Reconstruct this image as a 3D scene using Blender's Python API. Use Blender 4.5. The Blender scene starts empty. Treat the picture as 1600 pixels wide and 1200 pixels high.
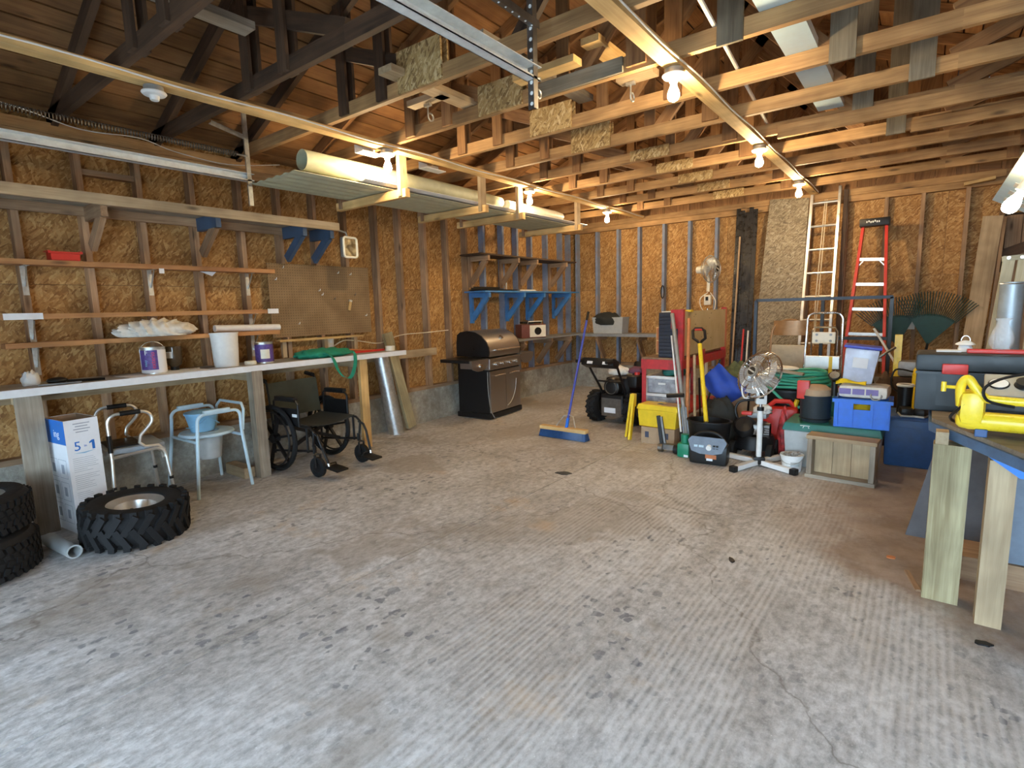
import bpy, bmesh, math, random
from math import sin, cos, pi, radians
from mathutils import Vector, Matrix
random.seed(7)
SC = bpy.context.scene
COL = SC.collection

# ---------------------------------------------------------------- camera
cam_d = bpy.data.cameras.new('camera'); cam = bpy.data.objects.new('camera', cam_d); COL.objects.link(cam)
F_PX, PITCH, YAW, ROLL = 842.4, radians(8.034), radians(37.566), radians(-1.532)
fw = Vector((-sin(YAW)*cos(PITCH), cos(YAW)*cos(PITCH), -sin(PITCH)))
rt = Vector((cos(YAW), sin(YAW), 0)); up = rt.cross(fw)
r2 = rt*cos(ROLL)+up*sin(ROLL); u2 = -rt*sin(ROLL)+up*cos(ROLL)
cam.matrix_world = Matrix(((r2.x, u2.x, -fw.x, 0), (r2.y, u2.y, -fw.y, 0), (r2.z, u2.z, -fw.z, 1.37), (0, 0, 0, 1)))
cam_d.sensor_width = 36; cam_d.lens = F_PX/1600*36; cam_d.clip_start = 0.02
SC.camera = cam
# ---------------------------------------------------------------- sky: soft overcast daylight coming in by the open garage door
wd = bpy.data.worlds.new('world'); SC.world = wd; wd.use_nodes = True
bg = wd.node_tree.nodes['Background']
bg.inputs[0].default_value = (0.60, 0.81, 1.0, 1); bg.inputs[1].default_value = 14.5
BULB_W = 620.0
SC.view_settings.view_transform = 'Standard'; SC.view_settings.look = 'None'
SC.view_settings.exposure = 0.18; SC.view_settings.gamma = 1.0
SC.view_settings.use_curve_mapping = False
SC.cycles.use_denoising = True
SC.cycles.max_bounces = 8; SC.cycles.diffuse_bounces = 5

# ---------------------------------------------------------------- mesh helpers
def V(*a): return Vector(a)
def rotz(a): return Matrix.Rotation(a, 3, 'Z')
def roty(a): return Matrix.Rotation(a, 3, 'Y')
def rotx(a): return Matrix.Rotation(a, 3, 'X')
class MB:
    def __init__(s): s.v=[]; s.f=[]; s.g=[]
    def add(s, vs, fs, gs=None, R=None, c=None):
        n=len(s.v)
        for i,p in enumerate(vs):
            p=Vector(p); q=p
            if R is not None: q=R@q
            if c is not None: q=q+Vector(c)
            s.v.append(q); s.g.append(Vector(gs[i]) if gs else p.copy())
        s.f += [tuple(n+k for k in f) for f in fs]; return s
    def box(s, c, d, R=None, taper=None, b=0):
        x,y,z=d[0]/2,d[1]/2,d[2]/2
        o=sorted(range(3), key=lambda i:-d[i]); off=Vector((random.random()*9,random.random()*9,random.random()*9))
        t=taper or (1,1)
        if b<=0:
            vs=[(-x,-y,-z),(x,-y,-z),(x,y,-z),(-x,y,-z),(-x*t[0],-y*t[1],z),(x*t[0],-y*t[1],z),(x*t[0],y*t[1],z),(-x*t[0],y*t[1],z)]
            fs=[(3,2,1,0),(4,5,6,7),(0,1,5,4),(1,2,6,5),(2,3,7,6),(3,0,4,7)]
        else:
            bm=bmesh.new(); bmesh.ops.create_cube(bm,size=1)
            for q in bm.verts:
                k=t if q.co.z>0 else (1,1)
                q.co=Vector((q.co.x*d[0]*k[0],q.co.y*d[1]*k[1],q.co.z*d[2]))
            bmesh.ops.bevel(bm,geom=list(bm.edges),offset=b,segments=2,affect='EDGES',profile=.6)
            bm.verts.index_update(); vs=[tuple(q.co) for q in bm.verts]; fs=[tuple(q.index for q in f.verts) for f in bm.faces]; bm.free()
        gs=[(p[o[0]]+off[0],p[o[1]]+off[1],p[o[2]]+off[2]) for p in vs]
        return s.add(vs,fs,gs,R,c)
    def span(s, a, b, bv=0): # box from min corner to max corner
        a=Vector(a); b=Vector(b); return s.box((a+b)/2, (abs(b[0]-a[0]),abs(b[1]-a[1]),abs(b[2]-a[2])), b=bv)
    def beam(s, p0, p1, w, h, up=(0,0,1), b=0):
        p0=Vector(p0); p1=Vector(p1); d=(p1-p0); L=d.length; d.normalize(); u=Vector(up)
        if abs(d.dot(u))>.98: u=Vector((1,0,0))
        sd=u.cross(d).normalized(); u=d.cross(sd)
        R=Matrix((d,sd,u)).transposed(); return s.box((p0+p1)/2,(L,w,h),R,b=b)
    def tube(s, pts, r, n=8, closed=False, caps=True):
        P=[Vector(p) for p in pts]; m=len(P); rr=r if isinstance(r,(list,tuple)) else [r]*m
        prev=None; rings=[]; L=0
        for i in range(m):
            a=P[i-1] if (i>0 or closed) else P[i]; b=P[(i+1)%m] if (i<m-1 or closed) else P[i]
            t=(b-a); t=t.normalized() if t.length>1e-9 else Vector((0,0,1))
            if prev is None:
                u=t.cross(Vector((0,0,1)));
                if u.length<.05: u=t.cross(Vector((0,1,0)))
            else: u=prev-t*prev.dot(t)
            u.normalize(); prev=u; w=t.cross(u)
            rings.append([P[i]+(u*cos(2*pi*k/n)+w*sin(2*pi*k/n))*rr[i] for k in range(n)])
        vs=[q for ring in rings for q in ring]; fs=[]
        for i in range(m if closed else m-1):
            j=(i+1)%m
            for k in range(n): fs.append((i*n+k,i*n+(k+1)%n,j*n+(k+1)%n,j*n+k))
        if caps and not closed: fs.append(tuple(range(n))[::-1]); fs.append(tuple(range((m-1)*n,m*n)))
        return s.add(vs,fs)
    def lathe(s, prof, n=24, c=(0,0,0), R=None, a0=0, a1=2*pi):
        full=abs(a1-a0-2*pi)<1e-6; k=n if full else n+1; vs=[];fs=[]
        for r,z in prof:
            for i in range(k):
                a=a0+(a1-a0)*i/n; vs.append((r*cos(a),r*sin(a),z))
        for j in range(len(prof)-1):
            for i in range(n):
                i2=(i+1)%k; fs.append((j*k+i,j*k+i2,(j+1)*k+i2,(j+1)*k+i))
        return s.add(vs,fs,None,R,c)
    def cyl(s, p0, p1, r, n=16, r1=None): return s.tube([p0,p1],[r,r if r1 is None else r1],n)
    def disc(s, c, r, n=20, R=None): return s.add([(r*cos(2*pi*i/n),r*sin(2*pi*i/n),0) for i in range(n)],[tuple(range(n))],None,R,c)
    def prism(s, poly, h, R=None, c=(0,0,0)):
        n=len(poly); vs=[(x,y,0) for x,y in poly]+[(x,y,h) for x,y in poly]
        fs=[tuple(range(n))[::-1],tuple(range(n,2*n))]+[(i,(i+1)%n,n+(i+1)%n,n+i) for i in range(n)]
        return s.add(vs,fs,None,R,c)
    def sph(s, c, r, n=12, sc=(1,1,1), R=None, noise=0):
        vs=[];fs=[];m=n
        for j in range(m+1):
            for i in range(n):
                a=2*pi*i/n;b=pi*j/m; k=r*(1+random.uniform(-noise,noise))
                vs.append((k*sin(b)*cos(a)*sc[0],k*sin(b)*sin(a)*sc[1],k*cos(b)*sc[2]))
        for j in range(m):
            for i in range(n): fs.append((j*n+i,(j+1)*n+i,(j+1)*n+(i+1)%n,j*n+(i+1)%n))
        return s.add(vs,fs,None,R,c)
    def torus(s, c, R0, r, n=32, m=8, R=None):
        return s.tube([Vector(c)+((R or Matrix.Identity(3))@Vector((R0*cos(2*pi*i/n),R0*sin(2*pi*i/n),0))) for i in range(n)],r,m,closed=True)
    def mesh(s, name, mat, smooth=False):
        me=bpy.data.meshes.new(name); me.from_pydata([tuple(p) for p in s.v],[],s.f)
        at=me.attributes.new('gc','FLOAT_VECTOR','POINT'); at.data.foreach_set('vector',[x for g in s.g for x in g])
        bm=bmesh.new(); bm.from_mesh(me); bmesh.ops.recalc_face_normals(bm,faces=bm.faces); bm.to_mesh(me); bm.free()
        me.materials.append(mat)
        if smooth:
            me.polygons.foreach_set('use_smooth',[True]*len(me.polygons))
            me.set_sharp_from_angle(angle=radians(smooth if smooth is not True else 40))
        me.update(); return me
    def build(s, name, mat, parent=None, smooth=False, label=None):
        o=bpy.data.objects.new(name, s.mesh(name,mat,smooth)); COL.objects.link(o)
        if parent: o.parent=parent
        if label: o['label']=label
        return o
def inst(me, name, parent=None, loc=(0,0,0), R=None):
    o=bpy.data.objects.new(name, me); COL.objects.link(o); o.location=loc
    if R is not None: o.rotation_euler=R.to_euler()
    if parent: o.parent=parent
    return o
def tag(o, label, cat, group=None, kind=None):
    o['label']=label; o['category']=cat
    if group: o['group']=group
    if kind: o['kind']=kind
    return o
def thing(name, label, cat, loc=(0,0,0), rz=0, group=None, R=None):
    o=bpy.data.objects.new(name,None); COL.objects.link(o); o.location=loc; o.empty_display_size=.1
    o.rotation_euler=(R.to_euler() if R is not None else (0,0,rz)); return tag(o,label,cat,group)
def struct(o): o['kind']='structure'; return o
def copy_tree(o, parent=None):
    c=o.copy(); COL.objects.link(c); c.parent=parent
    for ch in list(o.children): copy_tree(ch,c)
    return c
def arc(c, r, a0, a1, n=8, ax=(0,2)):
    out=[]
    for i in range(n+1):
        a=a0+(a1-a0)*i/n; p=list(c); p[ax[0]]+=r*cos(a); p[ax[1]]+=r*sin(a); out.append(tuple(p))
    return out
def smooth_path(pts, k=5):  # Catmull-Rom through the points
    P=[Vector(p) for p in pts]; out=[]
    for i in range(len(P)-1):
        a=P[max(i-1,0)];b=P[i];c=P[i+1];d=P[min(i+2,len(P)-1)]
        for j in range(k):
            t=j/k; out.append(.5*((2*b)+(c-a)*t+(2*a-5*b+4*c-d)*t*t+(3*b-a-3*c+d)*t**3))
    out.append(P[-1]); return out
def text(body, size, mat, parent, M, name='lettering', ext=.0006):
    cu=bpy.data.curves.new(name,'FONT'); cu.body=body; cu.size=size; cu.extrude=ext; cu.align_x='CENTER'; cu.align_y='CENTER'; cu.resolution_u=2
    t=bpy.data.objects.new('tmp',cu); COL.objects.link(t)
    me=bpy.data.meshes.new_from_object(t); bpy.data.objects.remove(t); bpy.data.curves.remove(cu)
    me.materials.clear(); me.materials.append(mat); o=bpy.data.objects.new(name,me); COL.objects.link(o)
    o.parent=parent; o.matrix_local=M; return o
def basis(o, x, y):  # 4x4 with local x, y axes in given directions at o
    x=Vector(x).normalized(); y=Vector(y).normalized(); z=x.cross(y)
    return Matrix(((x.x,y.x,z.x,o[0]),(x.y,y.y,z.y,o[1]),(x.z,y.z,z.z,o[2]),(0,0,0,1)))

# ---------------------------------------------------------------- materials
class NT:
    def __init__(s,name):
        s.m=bpy.data.materials.new(name); s.m.use_nodes=True; s.t=s.m.node_tree; s.b=s.t.nodes['Principled BSDF']
    def n(s,kind,**kw):
        x=s.t.nodes.new(kind)
        for k,v in kw.items(): setattr(x,k,v)
        return x
    def l(s,a,b): s.t.links.new(a,b)
    def val(s,x,i,v):
        if hasattr(v,'is_output') : s.l(v,x.inputs[i])
        else: x.inputs[i].default_value=v
    def gc(s,name='gc'):
        return s.n('ShaderNodeAttribute',attribute_name=name).outputs['Vector']
    def map(s,vec,scale=(1,1,1),rot=(0,0,0),loc=(0,0,0)):
        m=s.n('ShaderNodeMapping'); s.l(vec,m.inputs[0]); m.inputs['Scale'].default_value=scale; m.inputs['Rotation'].default_value=rot; m.inputs['Location'].default_value=loc; return m.outputs[0]
    def noise(s,vec,scale,detail=3,rough=.55,dist=0):
        x=s.n('ShaderNodeTexNoise'); s.l(vec,x.inputs['Vector']); x.inputs['Scale'].default_value=scale; x.inputs['Detail'].default_value=detail; x.inputs['Roughness'].default_value=rough; x.inputs['Distortion'].default_value=dist; return x.outputs[0]
    def voro(s,vec,scale,out='Distance',feature='F1'):
        x=s.n('ShaderNodeTexVoronoi',feature=feature); s.l(vec,x.inputs['Vector']); x.inputs['Scale'].default_value=scale; return x.outputs[out]
    def ramp(s,f,stops):
        r=s.n('ShaderNodeValToRGB'); s.l(f,r.inputs[0]); e=r.color_ramp.elements
        while len(e)<len(stops): e.new(.5)
        for k,(p,c) in enumerate(stops): e[k].position=p; e[k].color=(c,c,c,1) if not hasattr(c,'__len__') else (*c[:3],1)
        return r.outputs[0]
    def math(s,op,a,b=0.0,clamp=False):
        x=s.n('ShaderNodeMath',operation=op,use_clamp=clamp); s.val(x,0,a); s.val(x,1,b); return x.outputs[0]
    def mix(s,f,a,b,mode='MIX'):
        x=s.n('ShaderNodeMix',data_type='RGBA',blend_type=mode); s.val(x,0,f)
        for i,v in ((6,a),(7,b)):
            if hasattr(v,'is_output'): s.l(v,x.inputs[i])
            else: x.inputs[i].default_value=(*v[:3],1)
        return x.outputs[2]
    def rnd(s): return s.n('ShaderNodeObjectInfo').outputs['Random']
    def out(s,col=None,rough=.6,metal=0,bump=None,bs=.2,bd=.01,spec=.5):
        if col is not None:
            if hasattr(col,'is_output'): s.l(col,s.b.inputs['Base Color'])
            else: s.b.inputs['Base Color'].default_value=(*col[:3],1)
        s.val(s.b,'Roughness',rough); s.val(s.b,'Metallic',metal); s.b.inputs['Specular IOR Level'].default_value=spec
        if bump is not None:
            x=s.n('ShaderNodeBump'); x.inputs['Strength'].default_value=bs; x.inputs['Distance'].default_value=bd; s.l(bump,x.inputs['Height']); s.l(x.outputs[0],s.b.inputs['Normal'])
        return s.m
MATS={}
def wood(name, light, dark, var=.35, knots=True, rough=.75, gs=1.0):
    if name in MATS: return MATS[name]
    t=NT(name); g=t.gc(); r=t.rnd()
    off=t.n('ShaderNodeVectorMath',operation='ADD'); t.l(g,off.inputs[0]); cx=t.n('ShaderNodeCombineXYZ'); t.l(t.math('MULTIPLY',r,17.0),cx.inputs[0]); t.l(t.math('MULTIPLY',r,5.0),cx.inputs[1]); t.l(cx.outputs[0],off.inputs[1]); p=off.outputs[0]
    gr=t.noise(t.map(p,(1.3*gs,34*gs,34*gs)),1.6,4,.65,.6); gr2=t.noise(t.map(p,(.9,7,7)),1.2,3,.6,1.2)
    f=t.math('ADD',t.math('MULTIPLY',gr,.6),t.math('MULTIPLY',gr2,.6))
    col=t.mix(t.ramp(f,[(.42,1.0),(.74,0.0)]),light,dark)
    if knots:
        d=t.voro(t.map(p,(2.2,7.5,7.5)),1.0); k=t.ramp(d,[(.05,1.0),(.15,0.0)])
        col=t.mix(t.math('MULTIPLY',k,.8),col,tuple(c*.25 for c in dark))
    st=t.ramp(t.noise(p,2.3,3,.6),[(.35,.62),(.7,1.12)])
    col=t.mix(1.0,col,st,'MULTIPLY')
    v=t.math('ADD',t.math('MULTIPLY',r,var),1.0-var/2)
    h=t.n('ShaderNodeHueSaturation'); t.l(v,h.inputs['Value']); t.l(col,h.inputs['Color']); 
    MATS[name]=t.out(h.outputs[0],rough,0,gr,.25,.004); return MATS[name]
def osb(name, cols, rough=.7):
    if name in MATS: return MATS[name]
    t=NT(name); g=t.gc(); ds=t.n('ShaderNodeTexNoise'); t.l(g,ds.inputs['Vector']); ds.inputs['Scale'].default_value=7.0; ds.inputs['Detail'].default_value=1
    w=t.n('ShaderNodeVectorMath',operation='MULTIPLY_ADD'); t.l(ds.outputs['Color'],w.inputs[0]); w.inputs[1].default_value=(.035,.035,.035); t.l(g,w.inputs[2])
    outs=[]
    for k,(a,sx,sy) in enumerate(((.35,15,62),(-.75,18,60),(1.35,14,56),(2.3,24,85))):
        vo=t.n('ShaderNodeTexVoronoi'); t.l(t.map(w.outputs[0],(sx,sy,1),(0,0,0)) if False else t.map(t.map(w.outputs[0],(1,1,1),(0,0,a)),(sx,sy,1)),vo.inputs['Vector']); vo.inputs['Scale'].default_value=1.0
        sp=t.n('ShaderNodeSeparateColor'); t.l(vo.outputs['Color'],sp.inputs[0]); outs.append((sp.outputs[0],sp.outputs[1],vo.outputs['Distance']))
    f=outs[0][0]; 
    for k in (1,2,3):
        sel=t.math('GREATER_THAN',outs[k][1],.52); mx=t.n('ShaderNodeMix',data_type='FLOAT'); t.l(sel,mx.inputs[0]); t.l(f,mx.inputs[2]); t.l(outs[k][0],mx.inputs[3]); f=mx.outputs[0]
    col=t.ramp(f,cols)
    big=t.ramp(t.noise(g,1.6,4,.6),[(.3,.72),(.7,1.08)]); col=t.mix(1.0,col,big,'MULTIPLY')
    sm=t.ramp(t.noise(g,60,2,.6),[(.3,.8),(.7,1.1)]); col=t.mix(.7,col,sm,'MULTIPLY')
    MATS[name]=t.out(col,rough,0,f,.25,.004); return MATS[name]
def flat(name, col, rough=.5, metal=0, var=.12, scale=18, bump=.0, spec=.5, dirt=None):
    if name in MATS: return MATS[name]
    t=NT(name); tc=t.n('ShaderNodeTexCoord').outputs['Object']; n=t.noise(tc,scale,4,.6)
    a=tuple(c*(1-var) for c in col); b=tuple(min(1,c*(1+var)) for c in col); c=t.mix(t.ramp(n,[(.3,0.0),(.7,1.0)]),a,b)
    if dirt: c=t.mix(t.math('MULTIPLY',t.ramp(t.noise(tc,scale*.35,5,.65),[(.5,0.0),(.68,1.0)]),.75),c,dirt)
    rr=t.ramp(n,[(.3,max(0,rough-.08)),(.7,min(1,rough+.08))])
    MATS[name]=t.out(c,rr,metal,n if bump else None,bump,.003,spec); return MATS[name]
def glass(name, col, rough=.05, alpha=None, ior=1.45):
    if name in MATS: return MATS[name]
    t=NT(name); t.b.inputs['Transmission Weight'].default_value=1.0; t.b.inputs['IOR'].default_value=ior; t.out(col,rough); MATS[name]=t.m; return t.m
def emit(name, col, s):
    if name in MATS: return MATS[name]
    t=NT(name); t.b.inputs['Emission Color'].default_value=(*col,1); t.b.inputs['Emission Strength'].default_value=s; t.out(col,.3); MATS[name]=t.m; return t.m
# timbers
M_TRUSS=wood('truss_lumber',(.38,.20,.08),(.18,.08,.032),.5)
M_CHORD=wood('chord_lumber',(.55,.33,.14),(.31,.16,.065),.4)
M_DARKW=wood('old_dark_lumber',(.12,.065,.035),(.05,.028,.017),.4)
M_RAIL=wood('pale_pine',(.80,.55,.24),(.60,.36,.13),.2)
M_STUD=wood('stud_lumber',(.48,.31,.18),(.25,.14,.075),.4)
M_PLANK=wood('roof_board',(.38,.19,.07),(.23,.10,.037),.4)
M_GREYW=wood('weathered_grey_lumber',(.43,.37,.29),(.24,.19,.14),.3)
M_SHELF=wood('orange_pine',(.55,.28,.11),(.34,.15,.06),.3)
M_TREAT=wood('treated_green_lumber',(.52,.445,.26),(.27,.21,.105),.1)
M_TAN=wood('tan_lumber',(.58,.44,.27),(.40,.28,.16),.2)
M_BLUEST=flat('blue_grey_paint',(.20,.25,.36),.7,var=.2,scale=9,dirt=(.30,.20,.12))
M_BLUEP=flat('blue_paint',(.05,.20,.48),.55,var=.2,scale=10,dirt=(.12,.16,.24))
M_DKBLUE=flat('dark_blue_paint',(.05,.09,.16),.6,var=.2,scale=10)
M_OSB=osb('osb_wall',[(0,(.28,.125,.033)),(.35,(.42,.21,.06)),(.7,(.51,.275,.088)),(1,(.65,.40,.16))])
M_OSBG=osb('osb_gusset',[(0,(.24,.14,.05)),(.4,(.48,.31,.12)),(.8,(.60,.42,.19)),(1,(.74,.58,.32))])
M_OSBGREY=osb('osb_weathered',[(0,(.17,.13,.085)),(.4,(.30,.24,.16)),(.8,(.37,.31,.21)),(1,(.46,.40,.30))])
M_OLDGREY=wood('old_grey_board',(.27,.235,.17),(.14,.115,.08),.3)
M_PALEB=wood('pale_boards',(.68,.62,.44),(.50,.43,.28),.1)
# general
M_BLACK=flat('black_plastic',(.008,.008,.009),.45,spec=.35); M_BLACKM=flat('black_metal',(.010,.010,.011),.35,.0,.2,spec=.4)
M_RUBBER=flat('black_rubber',(.012,.012,.013),.8,var=.3,scale=40,bump=.3,spec=.3)
M_STEEL=flat('galvanised_steel',(.62,.65,.66),.38,.9,.2,30); M_CHROME=flat('chrome',(.75,.75,.76),.18,1.0,.05)
M_STAIN=flat('stainless_steel',(.40,.36,.33),.40,.95,.03,3); M_DKSTEEL=flat('dark_steel',(.22,.21,.20),.4,.9,.2)
M_ALU=flat('aluminium',(.72,.71,.68),.35,.85,.08)
M_WHITE=flat('white_plastic',(.78,.79,.78),.4,var=.06); M_WHITEP=flat('white_paint',(.74,.76,.78),.5,var=.06); M_GALV=flat('bright_galvanised',(.80,.83,.82),.4,.35,.12,20); M_BTOP=flat('grey_bench_paint',(.36,.36,.36),.6,var=.25,scale=7,dirt=(.25,.23,.2)); M_ORG=flat('organiser_black',(.014,.018,.035),.5,var=.4,scale=25); M_RAKE=flat('rake_green',(.012,.06,.05),.5,var=.2)
M_CREAM=flat('cream_enamel',(.78,.74,.62),.4,var=.08); M_RED=flat('red_plastic',(.62,.035,.025),.4,var=.1)
M_REDP=flat('red_steel',(.50,.025,.03),.4,var=.15,dirt=(.2,.02,.02)); M_YEL=flat('yellow_plastic',(.82,.58,.02),.4,var=.08)
M_YELP=flat('yellow_enamel',(.85,.62,.03),.3,var=.06); M_BLUE=flat('blue_plastic',(.015,.16,.75),.4,var=.1); M_NAVY=flat('navy_plastic',(.02,.07,.20),.45,var=.15)
M_GREEN=flat('green_plastic',(.02,.16,.13),.45,var=.12); M_HOSE=flat('green_hose',(.05,.38,.26),.45,var=.15); M_TOTE=flat('grey_tote',(.42,.44,.44),.5,var=.08)
M_GREENB=flat('green_cloth',(.01,.24,.15),.8,var=.2,scale=40); M_CLOTH=flat('off_white_cloth',(.74,.72,.66),.9,var=.1,scale=30,bump=.2)
M_PAPER=flat('white_card',(.78,.80,.84),.7,var=.03); M_CARD=flat('brown_card',(.42,.29,.18),.85,var=.12); M_PBLUE=flat('print_blue',(.02,.16,.55),.6,var=.1); M_INK=flat('print_ink',(.05,.06,.10),.7,var=.1)
M_LBLUE=flat('pale_blue_enamel',(.50,.66,.76),.4,var=.05); M_PAIL=flat('pail_blue',(.22,.45,.66),.4,var=.06); M_FAB=flat('dark_fabric',(.022,.024,.022),.85,var=.3,scale=60,bump=.3)
M_DGREY=flat('charcoal_plastic',(.024,.033,.040),.45,var=.15); M_GLASS=flat('clear_glass',(.80,.87,.95),.06,var=.02); M_GLASS.node_tree.nodes['Principled BSDF'].inputs['Alpha'].default_value=.16; M_CLEAR=glass('clear_plastic',(.9,.93,.98),.18)
M_ORANGE=flat('orange_wood',(.55,.20,.07),.5,var=.15); M_BRONZE=flat('bronze_enamel',(.36,.20,.09),.35,.3,.15); M_COPPER=flat('cream_cable',(.70,.60,.42),.5,var=.05)
M_FIBRE=flat('translucent_fibreglass',(.52,.53,.38),.5,var=.12,scale=12); M_PURPLE=flat('print_purple',(.10,.06,.26),.5,var=.3,scale=50); M_PINK=flat('print_red',(.60,.03,.10),.5)
M_SILVERP=flat('silver_print',(.60,.60,.58),.4,.3,.1); M_TARP=flat('black_sheet',(.02,.019,.02),.3,var=.4); M_GREYBL=flat('grey_blue_plastic',(.16,.20,.26),.45); M_RBROWN=flat('maroon_case',(.16,.05,.04),.5,var=.2); M_CAMO=flat('olive_canvas',(.13,.16,.08),.85,var=.5,scale=14)
M_BLUETARP=flat('royal_blue_fabric',(.02,.07,.42),.6,var=.2,scale=10); M_OLDALU=flat('dull_aluminium_paint',(.33,.34,.34),.5,.5,.15)
# ================================================================ STRUCTURE
XL, XR, YF, YB = -4.86, 2.46, -1.45, 8.06      # inside faces
ZP = 2.71                                       # top of the wall plates
RX, SL = -1.2, 0.4167                           # ridge line and roof slope
def zroof(x): return 2.80+(3.66-abs(x-RX))*SL
# ---- concrete
def concrete_floor():
    t=NT('concrete_floor'); p=t.n('ShaderNodeTexCoord').outputs['Object']; s=t.n('ShaderNodeSeparateXYZ'); t.l(p,s.inputs[0])
    def warp(vec,sc,amt,det=4):
        w=t.n('ShaderNodeVectorMath',operation='MULTIPLY_ADD'); nn=t.n('ShaderNodeTexNoise'); t.l(p,nn.inputs['Vector']); nn.inputs['Scale'].default_value=sc; nn.inputs['Detail'].default_value=det; t.l(nn.outputs['Color'],w.inputs[0]); w.inputs[1].default_value=(amt,amt,0); t.l(vec,w.inputs[2]); return w.outputs[0]
    base=t.mix(t.ramp(t.noise(p,.9,6,.62),[(.32,0.0),(.66,1.0)]),(.42,.405,.39),(.70,.71,.73))
    # dull trowel smears drawn out along the pour
    base=t.mix(t.math('MULTIPLY',t.ramp(t.noise(t.map(p,(2.6,.7,1),(0,0,.25)),1.5,6,.68,.5),[(.48,0.0),(.64,1.0)]),.5),base,(.34,.31,.28))
    base=t.mix(t.math('MULTIPLY',t.ramp(t.noise(t.map(p,(6,1.6,1),(0,0,.1)),2.2,5,.7,.3),[(.5,0.0),(.7,1.0)]),.45),base,(.33,.32,.315))
    grit=t.ramp(t.noise(t.map(p,(1,.6,1)),26,5,.75),[(.36,.55),(.62,1.12)]); base=t.mix(.9,base,grit,'MULTIPLY')
    base=t.mix(t.math('MULTIPLY',t.ramp(t.noise(p,70,3,.7),[(.58,0.0),(.72,1.0)]),.35),base,(.74,.74,.74))
    clump=t.ramp(t.noise(p,1.3,4,.6),[(.44,0.0),(.60,1.0)])
    for sc,th,amt in ((8.0,.15,.10),(16.0,.19,.06)):
        d=t.voro(t.map(warp(p,22,amt),(1,.75,1)),sc); k=t.ramp(d,[(th,1.0),(th+.05,0.0)]); base=t.mix(t.math('MULTIPLY',k,t.math('MULTIPLY',clump,.8)),base,(.13,.14,.165))
    spk=t.ramp(t.voro(p,24),[(.05,1.0),(.08,0.0)]); base=t.mix(t.math('MULTIPLY',spk,.55),base,(.80,.80,.80))
    blot=t.ramp(t.noise(t.map(p,(1,1,1),(0,0,0),(2,5,0)),1.0,5,.6,.4),[(.55,0.0),(.60,1.0)]); base=t.mix(t.math('MULTIPLY',blot,.55),base,(.30,.26,.215))
    rust=t.ramp(t.noise(t.map(p,(1,1,1),(0,0,.4),(3,8,0)),1.6,6,.65),[(.60,0.0),(.70,1.0)]); base=t.mix(t.math('MULTIPLY',rust,.5),base,(.55,.40,.24))
    ce=t.voro(warp(p,2.6,.55,6),.42,'Distance','DISTANCE_TO_EDGE'); ck=t.ramp(ce,[(.0,1.0),(.0035,0.0)]); base=t.mix(t.math('MULTIPLY',ck,.6),base,(.14,.12,.10))
    # browner tone on the right, beyond the near apron
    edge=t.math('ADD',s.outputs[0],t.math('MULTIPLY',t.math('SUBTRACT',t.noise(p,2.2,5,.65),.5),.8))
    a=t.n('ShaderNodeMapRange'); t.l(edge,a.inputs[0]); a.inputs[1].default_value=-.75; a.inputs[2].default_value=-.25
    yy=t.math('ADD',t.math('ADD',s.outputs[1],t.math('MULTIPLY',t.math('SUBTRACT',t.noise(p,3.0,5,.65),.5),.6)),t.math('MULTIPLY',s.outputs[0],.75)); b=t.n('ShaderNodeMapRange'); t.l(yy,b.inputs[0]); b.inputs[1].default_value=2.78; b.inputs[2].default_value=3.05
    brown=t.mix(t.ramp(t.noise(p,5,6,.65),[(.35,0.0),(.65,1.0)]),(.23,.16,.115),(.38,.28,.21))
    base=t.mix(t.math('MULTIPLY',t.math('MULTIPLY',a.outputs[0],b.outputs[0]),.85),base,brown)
    # warm bulb-light tint painted in toward the back
    c=t.n('ShaderNodeMapRange'); t.l(t.math('ADD',s.outputs[1],t.math('MULTIPLY',t.noise(p,1.4,4,.6),1.5)),c.inputs[0]); c.inputs[1].default_value=4.2; c.inputs[2].default_value=5.6
    base=t.mix(t.math('MULTIPLY',c.outputs[0],.25),base,(.56,.49,.43))
    wv=t.n('ShaderNodeTexWave',bands_direction='X'); t.l(warp(t.map(p,(1,.03,1),(0,0,.03)),1.2,.05),wv.inputs['Vector']); wv.inputs['Scale'].default_value=11; wv.inputs['Distortion'].default_value=1.5; wv.inputs['Detail'].default_value=3; wv.inputs['Detail Scale'].default_value=6
    msk=t.ramp(t.noise(t.map(p,(2.2,.5,1),(0,0,0),(4,1,0)),1.2,4,.55),[(.40,0.0),(.52,1.0)])
    rr_=t.n('ShaderNodeMapRange'); t.l(s.outputs[0],rr_.inputs[0]); rr_.inputs[1].default_value=-2.3; rr_.inputs[2].default_value=-1.3; rr_.inputs[3].default_value=.15
    msk=t.math('MULTIPLY',t.math('MULTIPLY',msk,rr_.outputs[0]),t.math('SUBTRACT',1.0,t.math('MULTIPLY',a.outputs[0],b.outputs[0]))); rid=t.math('MULTIPLY',wv.outputs[1],msk); base=t.mix(t.math('MULTIPLY',rid,.45),base,(.72,.72,.73))
    h=t.math('ADD',t.math('MULTIPLY',rid,.6),t.math('MULTIPLY',t.noise(p,30,6,.75),.7)); rg=t.ramp(t.noise(p,2.0,4,.6),[(.3,.5),(.7,.8)])
    return t.out(base,rg,0,h,.4,.006,.4)
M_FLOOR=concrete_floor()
def concrete_wall():
    t=NT('foundation_concrete'); p=t.n('ShaderNodeTexCoord').outputs['Object']
    c=t.mix(t.ramp(t.noise(p,3.2,6,.65),[(.35,0.0),(.65,1.0)]),(.24,.22,.18),(.56,.55,.49))
    c=t.mix(t.ramp(t.noise(p,22,4,.7),[(.4,.45),(.65,0.0)]),c,(.18,.155,.125)); return t.out(c,.9,0,t.noise(p,18,5,.7),.5,.02)
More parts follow.
